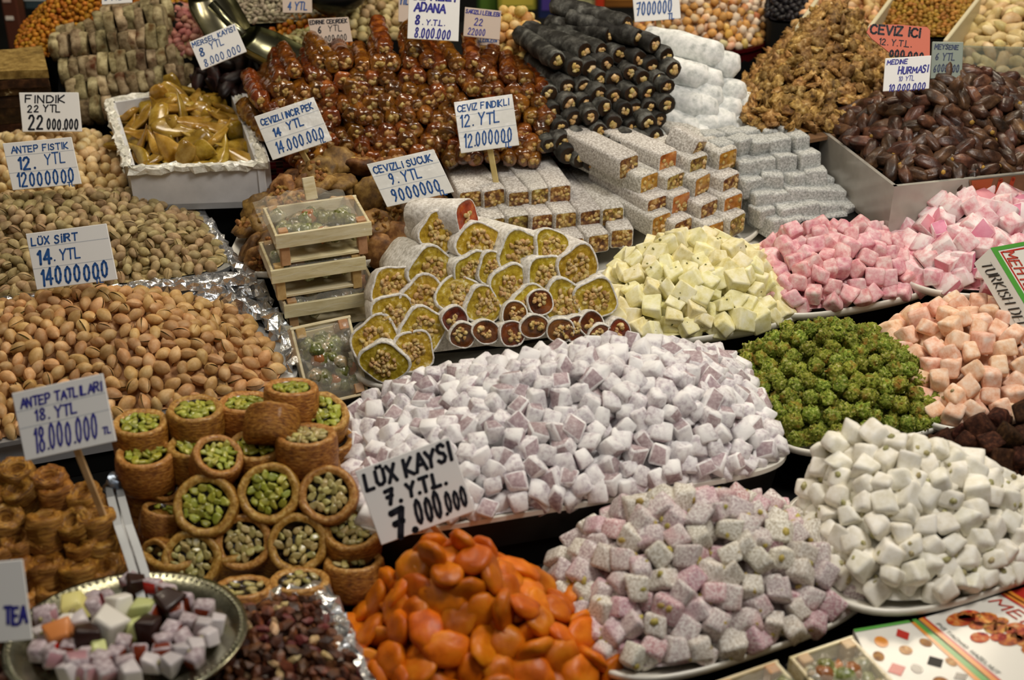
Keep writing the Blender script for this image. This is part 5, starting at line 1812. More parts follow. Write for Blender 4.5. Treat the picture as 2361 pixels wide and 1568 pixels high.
UV = [burma(1200 + i) for i in range(6)]
F_bur = Foot.px(0.026, (-160, 1470), (318, 1402), (222, 1110), (-220, 1175), 8)
metal_tray('serving_tray', F_bur, m_sheet_steel, 'steel tray holding the shredded pastry rolls', .02)
levels = [(.098, [(-40, 1072), (38, 1080), (112, 1088)]), (.092, [(-30, 1135), (45, 1128), (128, 1122), (182, 1130)]), (.086, [(18, 1188), (98, 1186), (168, 1196), (215, 1188)]),
          (.074, [(-20, 1250), (40, 1235), (112, 1232), (185, 1250), (228, 1240)]), (.064, [(25, 1300), (102, 1296), (178, 1302), (238, 1298)]), (.052, [(60, 1352), (128, 1350), (198, 1345), (255, 1330)]), (.046, [(20, 1400), (100, 1398), (170, 1392), (240, 1382)])]
for z, row in levels:
    for (px, py) in row:
        p = G(px + RNG.normal() * 3, py + RNG.normal() * 3, z + RNG.normal() * .001)
        q = Euler((RNG.normal() * .12 - .08, RNG.normal() * .12, RNG.uniform(0, 6.28)))
        tag(put('pastry_roll', UV[int(RNG.integers(6))], p, q), 'golden shredded pastry roll with a hollow top in the tray under the ANTEP TATLILARI card', 'pastry', 'shredded pastry rolls')
        zz = z - .027
        while zz > .04:
            tag(put('pastry_roll', UV[int(RNG.integers(6))], (p.x + RNG.normal() * .001, p.y + .003, zz), Euler((0, 0, RNG.uniform(0, 6)))), 'golden shredded pastry roll stacked beneath another in the corner tray', 'pastry', 'shredded pastry rolls below the top layer')
            zz -= .027

# tongs between the two pastry trays
m_tong = flat('brushed_steel', '#8f9398', .45, .5, metal=.7)
root = empty('tongs', G(290, 1230, .075))
tag(root, 'pair of long steel tongs lying between the two pastry trays', 'tongs')
L0 = root.location
for k, off in ((0, 0.0), (1, .006)):
    pts = [G(262, 1122, .078), G(268, 1150, .082), G(285, 1215, .08), G(306, 1275, .075), G(325, 1335, .07), G(345, 1400, .065)]
    V, Fc = [], []
    n = len(pts)
    for i, p in enumerate(pts):
        d = (pts[min(i + 1, n - 1)] - pts[max(i - 1, 0)]).normalized(); s = d.cross(Vector((0, 0, 1))).normalized()
        w = .0030 if i else .0022
        c = p - L0 + s * (off * 1.3 - .004) + Vector((0, 0, .002 * k))
        for (a, b) in ((-1, 1), (1, 1), (1, -1), (-1, -1)):
            V.append(c + s * (a * w) + Vector((0, 0, b * .0009)))
    for i in range(n - 1):
        for j in range(4):
            Fc.append((i * 4 + j, i * 4 + (j + 1) % 4, i * 4 + 4 + (j + 1) % 4, i * 4 + 4 + j))
    Fc += [(3, 2, 1, 0), tuple(range(4 * n - 4, 4 * n))]
    put('tong_arm', raw(V, Fc, m_tong), parent=root)
bm = bmesh.new()
tube(bm, [G(256, 1128, .078) - L0, G(262, 1110, .08) - L0, G(272, 1126, .08) - L0], [.007, .008, .006], 12)
put('tong_bend', done(bm, flat('blue_grey_steel', '#8f9db2', .3, .5, metal=.8), True), parent=root)

# ------------------------------------------------------------------ plate of samples
m_silver = pmat('engraved_silver', [(0.3, '#8f8d78'), (0.6, '#b9b7a0'), (0.8, '#d8d6c2')], scale=60, rough=0.24, metal=1.0, bump=0.12, bscale=200, jit=0)
C0 = G(292, 1464, .078)
nrm = Vector((0.0, 0.16, 1)).normalized()
rot = Vector((0, 0, 1)).rotation_difference(nrm)
plate = put('sample_plate', None, C0, rot)
tag(plate, 'round silver plate with engraved rim full of sample lokum pieces', 'plate')
R = 0.0820
V, Fc = [], []
n = 80
prof = [(.02, -.008), (.70, -.008), (.77, -.0055), (.80, -.002), (.97, .0006), (1.0, .0012), (1.0, -.0012), (.96, -.0014), (.78, -.0075), (.70, -.011), (.02, -.011)]
for (r, z) in prof:
    for i in range(n):
        a = 2 * math.pi * i / n
        V.append((R * r * math.cos(a), R * r * math.sin(a), z))
for j in range(len(prof) - 1):
    for i in range(n):
        Fc.append((j * n + i, (j + 1) * n + i, (j + 1) * n + (i + 1) % n, j * n + (i + 1) % n))
put('dish', raw(V, Fc, m_silver, True), parent=plate)
bm = bmesh.new()
for i in range(96):
    a = 2 * math.pi * i / 96
    blob(bm, (.0022, .0013, .0008), Matrix.Translation((R * .945 * math.cos(a), R * .945 * math.sin(a), .0009)) @ Euler((0, 0, a)).to_matrix().to_4x4(), sub=1)
o = put('embossed_beading', done(bm, m_silver, True), parent=plate); o['kind'] = 'stuff'
bm = bmesh.new()
tube(bm, [(0, 0, -.011), (0, 0, -.07)], [.03, .034], 24)
put('foot', done(bm, m_dark, True), parent=plate)
mm = {c: flat('sample_' + c, h, .4, .4, coat=.2, jit=.15) for c, h in dict(yellow='#e2d98a', white='#eeeae0', red='#b3261c', choc='#2e1610', orange='#dd8b4a', amber='#7d2d0c', pinkish='#b98a92', pale='#c9c2c4', greenish='#c9d08c').items()}
m_sug = pmat('sample_sugar', [(0.3, '#8d7980'), (0.5, '#b5a6ab'), (0.7, '#dcd2d6')], scale=260, rough=.8, jit=.1)
SM = {}
for c, mt in mm.items():
    SM[c] = [cube_piece(1300 + hash_ * 7, .0150 if c in ('yellow', 'white', 'orange', 'greenish', 'choc') else .0125, [mt, m_nutgreen], bev=.14, jit=.1, nuts=1 if c not in ('red',) else 0, nr=.2) for hash_ in range(2)]
for c in ('amber', 'red', 'pinkish'):
    # sugared all round, jelly showing on the cut faces
    SM[c] = [cube_piece(1380 + k * 3, .0132, [m_sug, mm[c], m_nutgreen], bev=.13, jit=.1, seg=1, nuts=1, nut_mi=2, nr=.2, bare=1, bare_n=3) for k in range(5)]
layout = [('yellow', 172, 1402, 1.25), ('white', 276, 1402, 1.1), ('greenish', 330, 1410, 1.3), ('white', 245, 1450, 1.5), ('orange', 138, 1468, 1.25), ('choc', 200, 1478, 1.3), ('choc', 310, 1355, 1), ('pinkish', 302, 1342, 1),
          ('red', 350, 1352, 1), ('amber', 385, 1368, 1.05), ('choc', 390, 1395, 1.3), ('amber', 430, 1388, 1), ('amber', 470, 1405, 1), ('red', 250, 1380, .9), ('amber', 212, 1382, .9), ('red', 100, 1425, 1), ('pinkish', 120, 1420, .9),
          ('pinkish', 220, 1400, 1), ('pale', 185, 1435, 1), ('white', 150, 1440, .9), ('amber', 432, 1432, 1), ('amber', 396, 1455, 1), ('pale', 470, 1450, 1.05), ('amber', 376, 1480, 1), ('amber', 425, 1480, 1), ('pale', 480, 1470, 1),
          ('amber', 285, 1488, 1), ('amber', 322, 1508, 1), ('amber', 372, 1505, 1), ('pale', 420, 1505, 1.1), ('red', 118, 1502, .9), ('pinkish', 128, 1520, 1.1), ('pinkish', 178, 1530, 1.2), ('amber', 235, 1522, 1), ('amber', 290, 1532, 1),
          ('pale', 350, 1530, 1.1), ('pinkish', 240, 1548, 1.1), ('pale', 300, 1556, 1.1), ('choc', 340, 1455, 1.1), ('greenish', 310, 1450, .9), ('pale', 450, 1500, 1), ('pinkish', 200, 1556, 1), ('greenish', 225, 1500, .8), ('pale', 95, 1462, .9), ('amber', 450, 1520, 1), ('pale', 395, 1532, 1), ('amber', 345, 1420, .9), ('pale', 500, 1440, .9), ('amber', 160, 1495, .9), ('pinkish', 90, 1500, 1), ('amber', 265, 1510, .9), ('pale', 160, 1552, 1), ('amber', 410, 1410, .9), ('red', 190, 1512, .8)]
cname = dict(yellow='pale yellow', white='white', red='red topped', choc='dark chocolate', orange='orange', amber='amber topped', pinkish='pink sugared', pale='pale sugared', greenish='greenish white')
for (c, px, py, s) in layout:
    p = AP(px, py, C0 + nrm * (.0008 if s < 1.2 else .002), nrm)
    tag(put('lokum_sample', SM[c][int(RNG.integers(len(SM[c])))], p, rot @ Euler((RNG.normal() * .2, RNG.normal() * .2, RNG.uniform(0, 6.28))).to_quaternion(), scale=s * .88), '%s lokum sample on the round silver plate' % cname[c], 'sweet', '%s samples on the silver plate' % cname[c])

# ------------------------------------------------------------------ chopped fruit-and-nut mix in foil trays
m_chop = pmat('chopped_dark_fruit', [(0.3, '#22120b'), (0.46, '#4a2818'), (0.60, '#784628'), (0.74, '#a56e42')], scale=70, rough=0.5, spec=0.4, coat=0.1, bump=0.5, jit=0.5, hue=0.012)
m_chopn = pmat('chopped_pale_nut', [(0.3, '#a9835a'), (0.6, '#d6b98c'), (0.75, '#e9dcc0')], scale=60, rough=0.5, jit=0.25, hue=0.03)
m_chopr = flat('chopped_red_fruit', '#6d3230', .45, .4, jit=.4)
CH = []
for i in range(9):
    bm = bmesh.new()
    rs = np.random.default_rng(1400 + i)
    blob(bm, (.0062 * rs.uniform(.8, 1.3), .0045 * rs.uniform(.7, 1.2), .0035), sub=1, amp=.6, freq=1.8, seed=i)
    CH.append(done(bm, [m_chop, m_chop, m_chop, m_chopn, m_chop, m_chopr, m_chop, m_chop, m_chop][i], False))
CHM = [m_chop, m_chopn, m_chopr]


F_chop = Foot.px(0.045, (430, 1790), (935, 1700), (738, 1362), (420, 1418), 6)
heap('chopped_fruit', CH, CHM, F_chop, .014, (0, 0), 2.5, .0085, 'bit of dark chopped fruit and nut mix in the foil lined tray', 'dried fruit', 'chopped mix in the foil tray', nobj=300, seed=61, lift=.15)
tr = metal_tray('serving_tray', F_chop, m_foil, 'foil lined tray of dark chopped fruit and nuts before the apricots', .03)
foil_strip('foil_lining', [G(505, 1402, .047), G(600, 1378, .048), G(738, 1352, .05), G(775, 1420, .05), G(810, 1500, .05), G(850, 1590, .05)], .0085, tr, 11, amp=.006)
riser(F_chop, .014)
F_ch2 = Foot.px(0.04, (-200, 1690), (95, 1660), (60, 1485), (-180, 1500), 6)
heap('chopped_fruit', CH, CHM, F_ch2, .015, (0, 0), 2.0, .0085, 'bit of dark chopped fruit in the heap below the TEA card', 'dried fruit', 'chopped mix below the TEA card', nobj=60, seed=62, lift=.15)
riser(F_ch2, .036)
# ------------------------------------------------------------------ handwriting: strokes drawn with a broad pen
GL = {
    'A': '0,0 .42,1 .84,0|.16,.36 .68,.36', 'B': '0,0 0,1 .5,1 .62,.85 .6,.62 .45,.52 0,.52|.45,.52 .7,.4 .72,.14 .55,0 0,0', 'C': '.7,.85 .5,1 .25,.98 .05,.75 0,.45 .1,.15 .32,0 .55,.02 .72,.18',
    'D': '0,0 0,1 .4,1 .68,.75 .7,.35 .5,.05 0,0', 'E': '.62,1 0,1 0,0 .64,0|0,.52 .5,.52', 'F': '.62,1 0,1 0,0|0,.52 .48,.52', 'G': '.7,.85 .5,1 .25,.98 .05,.75 0,.4 .15,.08 .4,0 .68,.12 .7,.42 .45,.42',
    'H': '0,0 0,1|.66,0 .66,1|0,.5 .66,.5', 'I': '.1,0 .1,1', 'i': '.1,0 .1,.72|.09,.93 .12,.97', 'J': '.5,1 .5,.15 .3,0 .08,.12', 'K': '0,0 0,1|.62,1 0,.42 .66,0', 'L': '0,1 0,0 .58,0', 'M': '0,0 .05,1 .42,.35 .8,1 .86,0',
    'N': '0,0 0,1 .64,0 .64,1', 'O': '.35,1 .08,.8 0,.45 .12,.1 .36,0 .6,.12 .7,.5 .6,.85 .35,1', 'P': '0,0 0,1 .5,1 .66,.8 .58,.55 .4,.46 0,.46', 'R': '0,0 0,1 .5,1 .64,.8 .55,.56 0,.48|.3,.5 .66,0',
    'S': '.6,.86 .42,1 .16,.95 .06,.74 .2,.56 .48,.46 .6,.24 .45,.03 .18,0 0,.14', 'T': '0,1 .76,1|.38,1 .38,0', 'U': '0,1 0,.25 .15,.03 .38,0 .6,.12 .64,.3 .64,1', 'Ü': '0,.9 0,.25 .15,.03 .38,0 .6,.12 .64,.3 .64,.9|.16,1.1 .19,1.14|.46,1.1 .49,1.14',
    'V': '0,1 .36,0 .74,1', 'X': '0,1 .66,0|.64,1 .02,0', 'Y': '0,1 .34,.5 .7,1|.34,.5 .30,0', 'Z': '0,1 .62,1 0,0 .66,0', '0': '.28,1 .08,.82 .02,.45 .1,.12 .28,0 .46,.14 .54,.5 .46,.85 .28,1', '1': '.02,.78 .22,1 .22,0',
    '2': '.02,.78 .15,.97 .38,1 .54,.82 .5,.6 0,0 .6,0', '3': '.02,.9 .3,1 .5,.8 .25,.55 .52,.35 .4,.05 .02,.05', '4': '.42,0 .42,1 0,.34 .62,.34', '5': '.5,1 .08,1 .04,.58 .35,.62 .52,.4 .45,.1 .2,0 0,.1', '6': '.45,.98 .15,.7 .02,.3 .2,0 .44,.06 .5,.32 .3,.5 .06,.36',
    '7': '0,.92 .58,.98 .22,0|.08,.5 .5,.54', '8': '.3,.54 .08,.74 .14,.95 .32,1 .5,.9 .5,.72 .3,.54 .06,.3 .1,.06 .3,0 .52,.08 .56,.3 .3,.54', '9': '.5,.7 .3,.5 .08,.6 .06,.86 .26,1 .46,.92 .5,.7 .44,.3 .2,0', '.': '.1,.02 .13,.05', 'Ç': '.7,.85 .5,1 .25,.98 .05,.75 0,.45 .1,.15 .32,0 .55,.02 .72,.18|.34,0 .38,-.18',
}
GW = {'I': .3, 'i': .3, '.': .3, '1': .45, 'M': 1.05, ' ': .45}


def pen(V, Fc, p, q, w, z):
    d = q - p
    if d.length < 1e-7: d = Vector((1e-6, 0))
    n = Vector((-d.y, d.x)).normalized() * w / 2
    e = d.normalized() * w * .25
    k = len(V)
    for c in (p - n - e, q - n + e, q + n + e, p + n - e): V.append((c.x, c.y, z))
    Fc.append((k, k + 1, k + 2, k + 3))
    for c in (p, q):
        k = len(V)
        for i in range(8): V.append((c.x + w / 2 * math.cos(i * math.pi / 4), c.y + w / 2 * math.sin(i * math.pi / 4), z))
        Fc.append(tuple(range(k, k + 8)))


def write(lines, W, H, mat, parent, name='lettering', z=0.0013, rot=0.0):
    """lines: (text, x, y, height, width or None, pen, slant) in shares of the card; y is the baseline from the bottom."""
    V, Fc = [], []
    zz = z
    for (txt, x, y, h, wd, pw, sl) in lines:
        hh = h * H
        raww = sum(GW.get(c, .86) for c in txt)
        s = (wd * W / raww) if wd else hh
        cx = x * W
        for ch in txt:
            if ch in GL:
                jx, jy, js = RNG.normal() * .02, RNG.normal() * .03, 1 + RNG.normal() * .04
                for st in GL[ch].split('|'):
                    P = [tuple(float(a) for a in t.split(',')) for t in st.split()]
                    P = [Vector((cx + (a + jx) * s * .92 + b * hh * .12, y * H + (b * js + jy) * hh + (cx + a * s) * sl)) for a, b in P]
                    for p, q in zip(P[:-1], P[1:]):
                        zz += 1.5e-7
                        pen(V, Fc, p, q, pw * H, zz)
            cx += GW.get(ch, .86) * s
    V = [(x - W / 2, y - H / 2, z_) for x, y, z_ in V]
    return put(name, raw(V, Fc, mat), parent=parent)


INK_B = flat('blue_ink', '#2c5a9c', .5, .3)
INK_D = flat('dark_ink', '#20222c', .5, .3)
INK_V = flat('violet_ink', '#3a3a9a', .5, .3)
m_rule = flat('ruled_line', '#a9b3c0', .7)
m_cardp = flat('card_paper', '#f0f0ee', .6, .3)
m_cards = pmat('sleeved_card', [(0.3, '#e6e7e3'), (0.7, '#f4f4f0')], scale=30, rough=.12, spec=.6, coat=.8, bump=.35, bscale=60, jit=0)
m_cardg = flat('grey_sleeved_card', '#8f9a8e', .3, .5)
m_cardr = flat('coral_card', '#dc7a62', .6, .3)
m_cardw = flat('faded_card', '#cdbcae', .6)
m_stick = pmat('wooden_stick', [(0.3, '#c9a86a'), (0.7, '#e0c690')], scale=60, rough=.6, jit=0)


def card(tl, tr, br, bl, base, lines, label, ink=INK_B, mat=None, rules=(.33, .66), stick=None, cat='price card', back=.03, shape=None, extra=None):
    """A price card leaning back; its four corners seen in the picture, its foot standing at the point base = (px, py, z)."""
    B = G(*base)
    dist = (B - CAM).dot(Vector((0, CP, -SP))) - back      # depth along the line of sight
    fwd = Vector((0, CP, -SP))

    def at(p):
        r = ray(*p)
        return CAM + r * (dist / r.dot(fwd))
    a, b, c, d = at(tl), at(tr), at(br), at(bl)
    cen = (a + b + c + d) / 4
    x = ((b - a) + (c - d)).normalized()
    up = ((a - d) + (b - c))
    z = x.cross(up).normalized()
    y = z.cross(x)
    W = ((b - a).length + (c - d).length) / 2
    H = ((a - d).dot(y) + (b - c).dot(y)) / 2
    sk = ((a - d).dot(x) + (b - c).dot(x)) / 2 / H
    M = Matrix(((x.x, y.x, z.x, cen.x), (x.y, y.y, z.y, cen.y), (x.z, y.z, z.z, cen.z), (0, 0, 0, 1)))
    bm = bmesh.new()
    if shape:
        t = .0011
        f1 = [bm.verts.new(((u - .5) * W, (v - .5) * H, t)) for u, v in shape]
        f0 = [bm.verts.new(((u - .5) * W, (v - .5) * H, -t)) for u, v in shape]
        bm.faces.new(f1); bm.faces.new(f0[::-1])
        for i in range(len(f1)):
            j = (i + 1) % len(f1)
            bm.faces.new((f1[i], f0[i], f0[j], f1[j]))
        bmesh.ops.recalc_face_normals(bm, faces=bm.faces)
    else:
        add_box(bm, (W, H, .0020), None, 0, .0004)
    for v in bm.verts: v.co.x += sk * v.co.y
    root = put('price_card', done(bm, mat or m_cardp, False), cen, M.to_quaternion())
    tag(root, label, cat)
    sets = lines if isinstance(lines, dict) else {ink: lines}
    for k, (inkm, ls) in enumerate(sets.items() if isinstance(lines, dict) else [(ink, lines)]):
        o = write(ls, W, H, inkm, root)
        o.data.transform(Matrix(((1, sk, 0, 0), (0, 1, 0, 0), (0, 0, 1, 0), (0, 0, 0, 1))))
    if rules:
        V, Fc = [], []
        for ry in rules:
            yy = (ry - .5) * H; k = len(V)
            V += [(-W / 2 * .99 + sk * yy, yy - .00018, .00115), (W / 2 * .99 + sk * yy, yy - .00018, .00115), (W / 2 * .99 + sk * yy, yy + .00018, .00115), (-W / 2 * .99 + sk * yy, yy + .00018, .00115)]
            Fc.append((k, k + 1, k + 2, k + 3))
        put('ruled_lines', raw(V, Fc, m_rule), parent=root)
    if stick:
        (sx0, sy0), (sx1, sy1) = stick
        Mi = (Matrix.Translation(cen) @ M.to_quaternion().to_matrix().to_4x4()).inverted()
        p0 = Mi @ at((sx0, sy0)); p1 = Mi @ (at((sx1, sy1)) + (fwd * (back * .6)))
        p0 = p0 + (p0 - p1) * .30
        p0.z = -.0030; p1.z -= .0035
        dd = p1 - p0
        q = Vector((0, 1, 0)).rotation_difference(dd.normalized())
        bm = bmesh.new()
        add_box(bm, (.0062, dd.length * 1.25, .0022), None, 0, .0006)
        put('stick', done(bm, m_stick, False), p0 + dd * .64, q, parent=root)
    return root


card((818, 1083), (1035, 1010), (1096, 1174), (880, 1260), (1005, 1250, .055),
     [('LÜX KAYSI', .05, .72, .21, .93, .050, .0), ('7.', .20, .45, .17, .16, .055, 0), ('Y.T.L.', .42, .45, .17, .42, .050, 0), ('7.', .17, .03, .36, .24, .085, 0), ('000.', .42, .08, .30, .33, .045, 0), ('000', .74, .10, .24, .24, .038, 0)],
     'white card in thick dark pen reading LÜX KAYSI 7.000.000 above the apricots', INK_D, rules=None, stick=((985, 1205), (1018, 1248)))
card((25, 908), (240, 860), (266, 1018), (62, 1062), (205, 1165, .09),
     [('ANTEP TATLILARI', .07, .76, .13, .90, .028, 0), ('18. YTL', .20, .53, .15, .48, .028, 0), ('18.000.000', .13, .10, .34, .72, .030, 0), ('TL', .88, .14, .09, .10, .022, 0)],
     'white ruled card in blue pen reading ANTEP TATLILARI 18.000.000 above the pastries', INK_V, rules=(.47, .72), stick=((170, 1038), (206, 1165)))
card((60, 540), (245, 515), (272, 645), (85, 668), (180, 665, .11),
     [('LÜX SiiRT', .05, .78, .13, .58, .026, 0), ('14', .09, .44, .24, .20, .045, 0), ('. YTL', .28, .47, .18, .36, .026, 0), ('14000000', .08, .06, .28, .86, .040, 0), ('TL', .72, -.02, .09, .13, .02, 0)],
     'white ruled card reading LÜX SiiRT 14 YTL between the two pistachio trays', INK_B, rules=(.37, .74))
card((8, 332), (163, 315), (190, 425), (28, 438), (110, 435, .125),
     [('ANTEP FISTIK', .10, .77, .13, .84, .024, 0), ('12.', .16, .42, .26, .26, .045, 0), ('YTL', .55, .48, .22, .32, .026, 0), ('12000000', .09, .05, .28, .86, .036, 0), ('TL', .80, -.03, .09, .12, .02, 0)],
     'white ruled card reading ANTEP FISTIK 12 YTL in front of the hazelnuts', INK_B, rules=(.36, .72))
card((43, 210), (182, 217), (188, 300), (54, 308), (120, 305, .135),
     [('FINDIK', .10, .74, .18, .70, .035, 0), ('22 YTL', .12, .50, .17, .58, .032, 0), ('22', .11, .06, .34, .28, .05, 0), ('000.000', .42, .06, .26, .55, .04, 0)],
     'white card in black pen reading FINDIK 22 YTL behind the hazelnuts', INK_D, rules=None)
card((587, 266), (722, 227), (767, 321), (628, 373), (712, 388, .135),
     [('CEViZLi iNCiR PEK', .06, .76, .13, .88, .026, 0), ('14', .18, .46, .17, .14, .035, 0), ('YTL', .42, .50, .17, .30, .03, 0), ('14.000.000', .12, .10, .24, .82, .03, 0), ('TL', .80, .02, .09, .12, .02, 0)],
     'sleeved card reading CEViZLi iNCiR 14 YTL on a stick above the stuffed figs', INK_B, m_cards, rules=(.40, .70), stick=((695, 350), (714, 386)))
card((845, 377), (1000, 346), (1047, 441), (893, 480), (1000, 500, .115),
     [('CEViZLi SUCUK', .05, .76, .14, .88, .028, 0), ('9. YTL', .20, .46, .22, .50, .03, 0), ('9000000', .13, .08, .26, .74, .034, 0), ('TL', .78, -.01, .11, .14, .024, 0)],
     'sleeved card reading CEViZLi SUCUK 9 YTL before the amber sucuk', INK_B, m_cards, rules=(.40, .70), stick=((975, 460), (1000, 498)))
card((1047, 236), (1180, 217), (1198, 335), (1062, 354), (1142, 420, .12),
     [('CEViZ FINDIKLI', .04, .80, .12, .90, .022, 0), ('12. YTL', .06, .50, .22, .70, .028, 0), ('12.000000', .08, .10, .25, .84, .028, 0), ('TL', .74, -.01, .10, .15, .022, 0)],
     'sleeved card reading 12. YTL on a stick above the coconut nut bars', INK_B, m_cards, rules=(.40, .72), stick=((1130, 345), (1143, 415)))
card((945, -28), (1060, -28), (1058, 99), (938, 86), (1000, 100, .235),
     [('CEViZLi', .06, .76, .16, .88, .034, 0), ('ADANA', .12, .53, .15, .62, .036, 0), ('8', .14, .28, .17, .12, .034, 0), ('. Y.T.L.', .28, .28, .10, .46, .02, 0), ('8.000.000', .14, .03, .18, .72, .026, 0)],
     'white card reading ADANA 8. Y.T.L. standing behind the amber sucuk', INK_V, rules=None)
card((1452, -60), (1563, -60), (1567, 38), (1466, 56), (1528, 98, .20),
     [('7 YTL', .10, .52, .20, .5, .03, 0), ('7000000', .05, .14, .28, .80, .03, 0), ('TL', .72, .0, .12, .16, .025, 0)],
     'white card reading 7000000 TL on a stick above the white sugared logs', INK_B, rules=(.5,), stick=((1520, 45), (1528, 98)))
card((1995, 55), (2147, 62), (2140, 135), (2000, 122), (2090, 160, .215),
     [('CEViZ iCi', .06, .68, .28, .80, .07, -.02), ('12. Y.T.L.', .20, .34, .20, .52, .035, -.03), ('000.000', .36, -.05, .24, .56, .06, -.03)],
     'coral red rounded card in black pen reading CEViZ iCi above the walnuts', INK_D, m_cardr, rules=None,
     shape=[(.06, .95), (.5, 1.02), (.95, 1.0), (1.0, .9), (1.0, 0), (.42, .0), (.25, .25), (.08, .5), (.0, .7)])
card((2040, 130), (2148, 133), (2140, 200), (2037, 216), (2090, 215, .21),
     [('MEDiNE', .04, .80, .13, .46, .03, 0), ('HURMASI', .30, .50, .20, .66, .04, 0), ('10 YTL', .32, .28, .14, .36, .02, 0), ('10.000.000', .12, -.02, .20, .82, .035, 0)],
     'small white card reading HURMASI behind the top of the dates', INK_V, rules=None)
card((2148, 96), (2222, 98), (2216, 182), (2146, 182), (2180, 190, .20),
     [('MEYSENE', .08, .80, .12, .78, .03, 0), ('6 YTL', .12, .50, .18, .66, .03, 0), ('6000000', .08, .18, .20, .84, .03, 0)],
     'grey sleeved card reading 6 YTL on the glass fronted bin', flat('faded_ink', '#46506a', .5), m_cardg, rules=None)
card((440, 98), (538, 54), (572, 120), (462, 162), (510, 160, .185),
     [('MERSEL KAYISI', .03, .78, .15, .94, .03, 0), ('8', .10, .42, .26, .14, .045, 0), ('YTL', .34, .50, .22, .34, .03, 0), ('8.000.000', .10, .06, .24, .84, .03, 0)],
     'white card reading 8 YTL leaning by the large scoop and dried plums', INK_B, m_cardp, rules=None)
card((710, 46), (803, 38), (813, 98), (720, 100), (765, 120, .20),
     [('EDiRNE CEKiRDEK', .03, .78, .15, .94, .035, 0), ('6', .20, .42, .26, .12, .045, 0), ('YTL', .46, .46, .22, .36, .03, 0), ('6.000.000', .20, .06, .24, .70, .03, 0)],
     'faded card reading 6 YTL in the orange corn', INK_D, m_cardw, rules=None)
card((652, -40), (716, -40), (722, 30), (650, 30), (690, 40, .215), [('4 YTL', .18, .10, .26, .7, .04, 0)], 'faded card reading 4 YTL in the speckled seeds', INK_B, m_cardw, rules=None)
card((918, -30), (950, -30), (946, 52), (920, 50), (935, 60, .215), [('YTL', .1, .5, .2, .7, .04, 0)], 'faded narrow card half behind the ADANA card', INK_B, m_cardw, rules=None)
card((1070, 16), (1158, 26), (1150, 92), (1070, 84), (1110, 110, .215),
     [('SAKIZLI LEBLEBi', .03, .80, .13, .94, .03, 0), ('22', .28, .42, .24, .26, .035, 0), ('22000', .12, .08, .22, .5, .03, 0)], 'pale card reading 22 beside the golden hazelnuts', INK_V, m_cardw, rules=None)
card((1073, 78), (1152, 82), (1150, 106), (1074, 104), (1110, 112, .2), [('SAKIZ LEBLEBi', .04, .34, .42, .9, .08, 0)], 'low pale card strip in front of the golden hazelnuts', INK_B, m_cardw, rules=None)
card((232, -34), (305, -34), (303, 4), (237, 14), (270, 16, .235), [('3 YTL', .1, .2, .3, .6, .05, 0)], 'white card at the top of the orange kernels', INK_B, m_cardp, rules=None)
card((-130, 1302), (50, 1294), (78, 1470), (-110, 1495), (0, 1500, .07), [('TEA', .69, .24, .20, .28, .045, -.02), ('APPLE', .02, .24, .20, .58, .045, -.02)], 'white card in violet pen ending in TEA beside the silver plate', INK_V, rules=None)

# ------------------------------------------------------------------ cartons of lokum
m_cw = flat('carton_white', '#dcdad2', .35, .5, coat=.3)
m_cgreen = flat('carton_green', '#4f9a3c', .35, .5, coat=.3)
m_cred = flat('carton_red', '#b3261c', .35, .5, coat=.3)
m_corange = flat('carton_orange', '#d98a2e', .35, .5, coat=.3)
m_inkr = flat('red_print', '#b5483a', .5)
m_inkg = flat('grey_print', '#59605c', .5)
m_inkk = flat('black_print', '#33312e', .5)


def slab(name, top, th_vec, mat, label, cat='carton'):
    c = sum(top, Vector()) / 4
    V = [v - c for v in top] + [v - c + th_vec for v in top]
    o = put(name, raw(V, [(0, 1, 2, 3), (7, 6, 5, 4), (1, 0, 4, 5), (2, 1, 5, 6), (3, 2, 6, 7), (0, 3, 7, 4)], mat), c)
    tag(o, label, cat)
    return o, c


def on_slab(top, c, poly, mat, parent, name='print', lift=.0004, th=.0002):
    """flat print on the slab's face: poly in (u, v) shares, corners top-left, top-right, bottom-right, bottom-left."""
    n = (top[1] - top[0]).cross(top[0] - top[3]).normalized()
    if n.dot(CAM - c) < 0: n = -n
    V = []
    for (u, v) in poly:
        p = top[0] * (1 - u) * (1 - v) + top[1] * u * (1 - v) + top[2] * u * v + top[3] * (1 - u) * v
        V.append(p - c + n * lift)
    return put(name, raw(V, [tuple(range(len(V)))], mat), parent=parent)


def text_on(top, c, lines, mat, parent, rotq=0, lift=.0006, W=100., H=100.):
    """handwriting helper reused for print: lines in a W x H card mapped on the face."""
    n = (top[1] - top[0]).cross(top[0] - top[3]).normalized()
    if n.dot(CAM - c) < 0: n = -n
    tmp = write(lines, W, H, mat, None)
    me = tmp.data
    bpy.data.objects.remove(tmp)
    for v in me.vertices:
        u, w = v.co.x / W + .5, v.co.y / H + .5
        if rotq == 1: u, w = w, u         # reading down the face, letters' tops to the far side
        else: w = 1 - w
        p = top[0] * (1 - u) * (1 - w) + top[1] * u * (1 - w) + top[2] * u * w + top[3] * (1 - u) * w
        v.co = p - c + n * (lift + (v.co.z - .0013) * .02)
    return put('lettering', me, parent=parent)


def ell(cu, cv, ru, rv, n=12, rot=0.0, dia=False):
    if dia: return [(cu - ru, cv), (cu, cv - rv), (cu + ru, cv), (cu, cv + rv)]
    return [(cu + ru * math.cos(2 * math.pi * i / n), cv + rv * math.sin(2 * math.pi * i / n)) for i in range(n)]


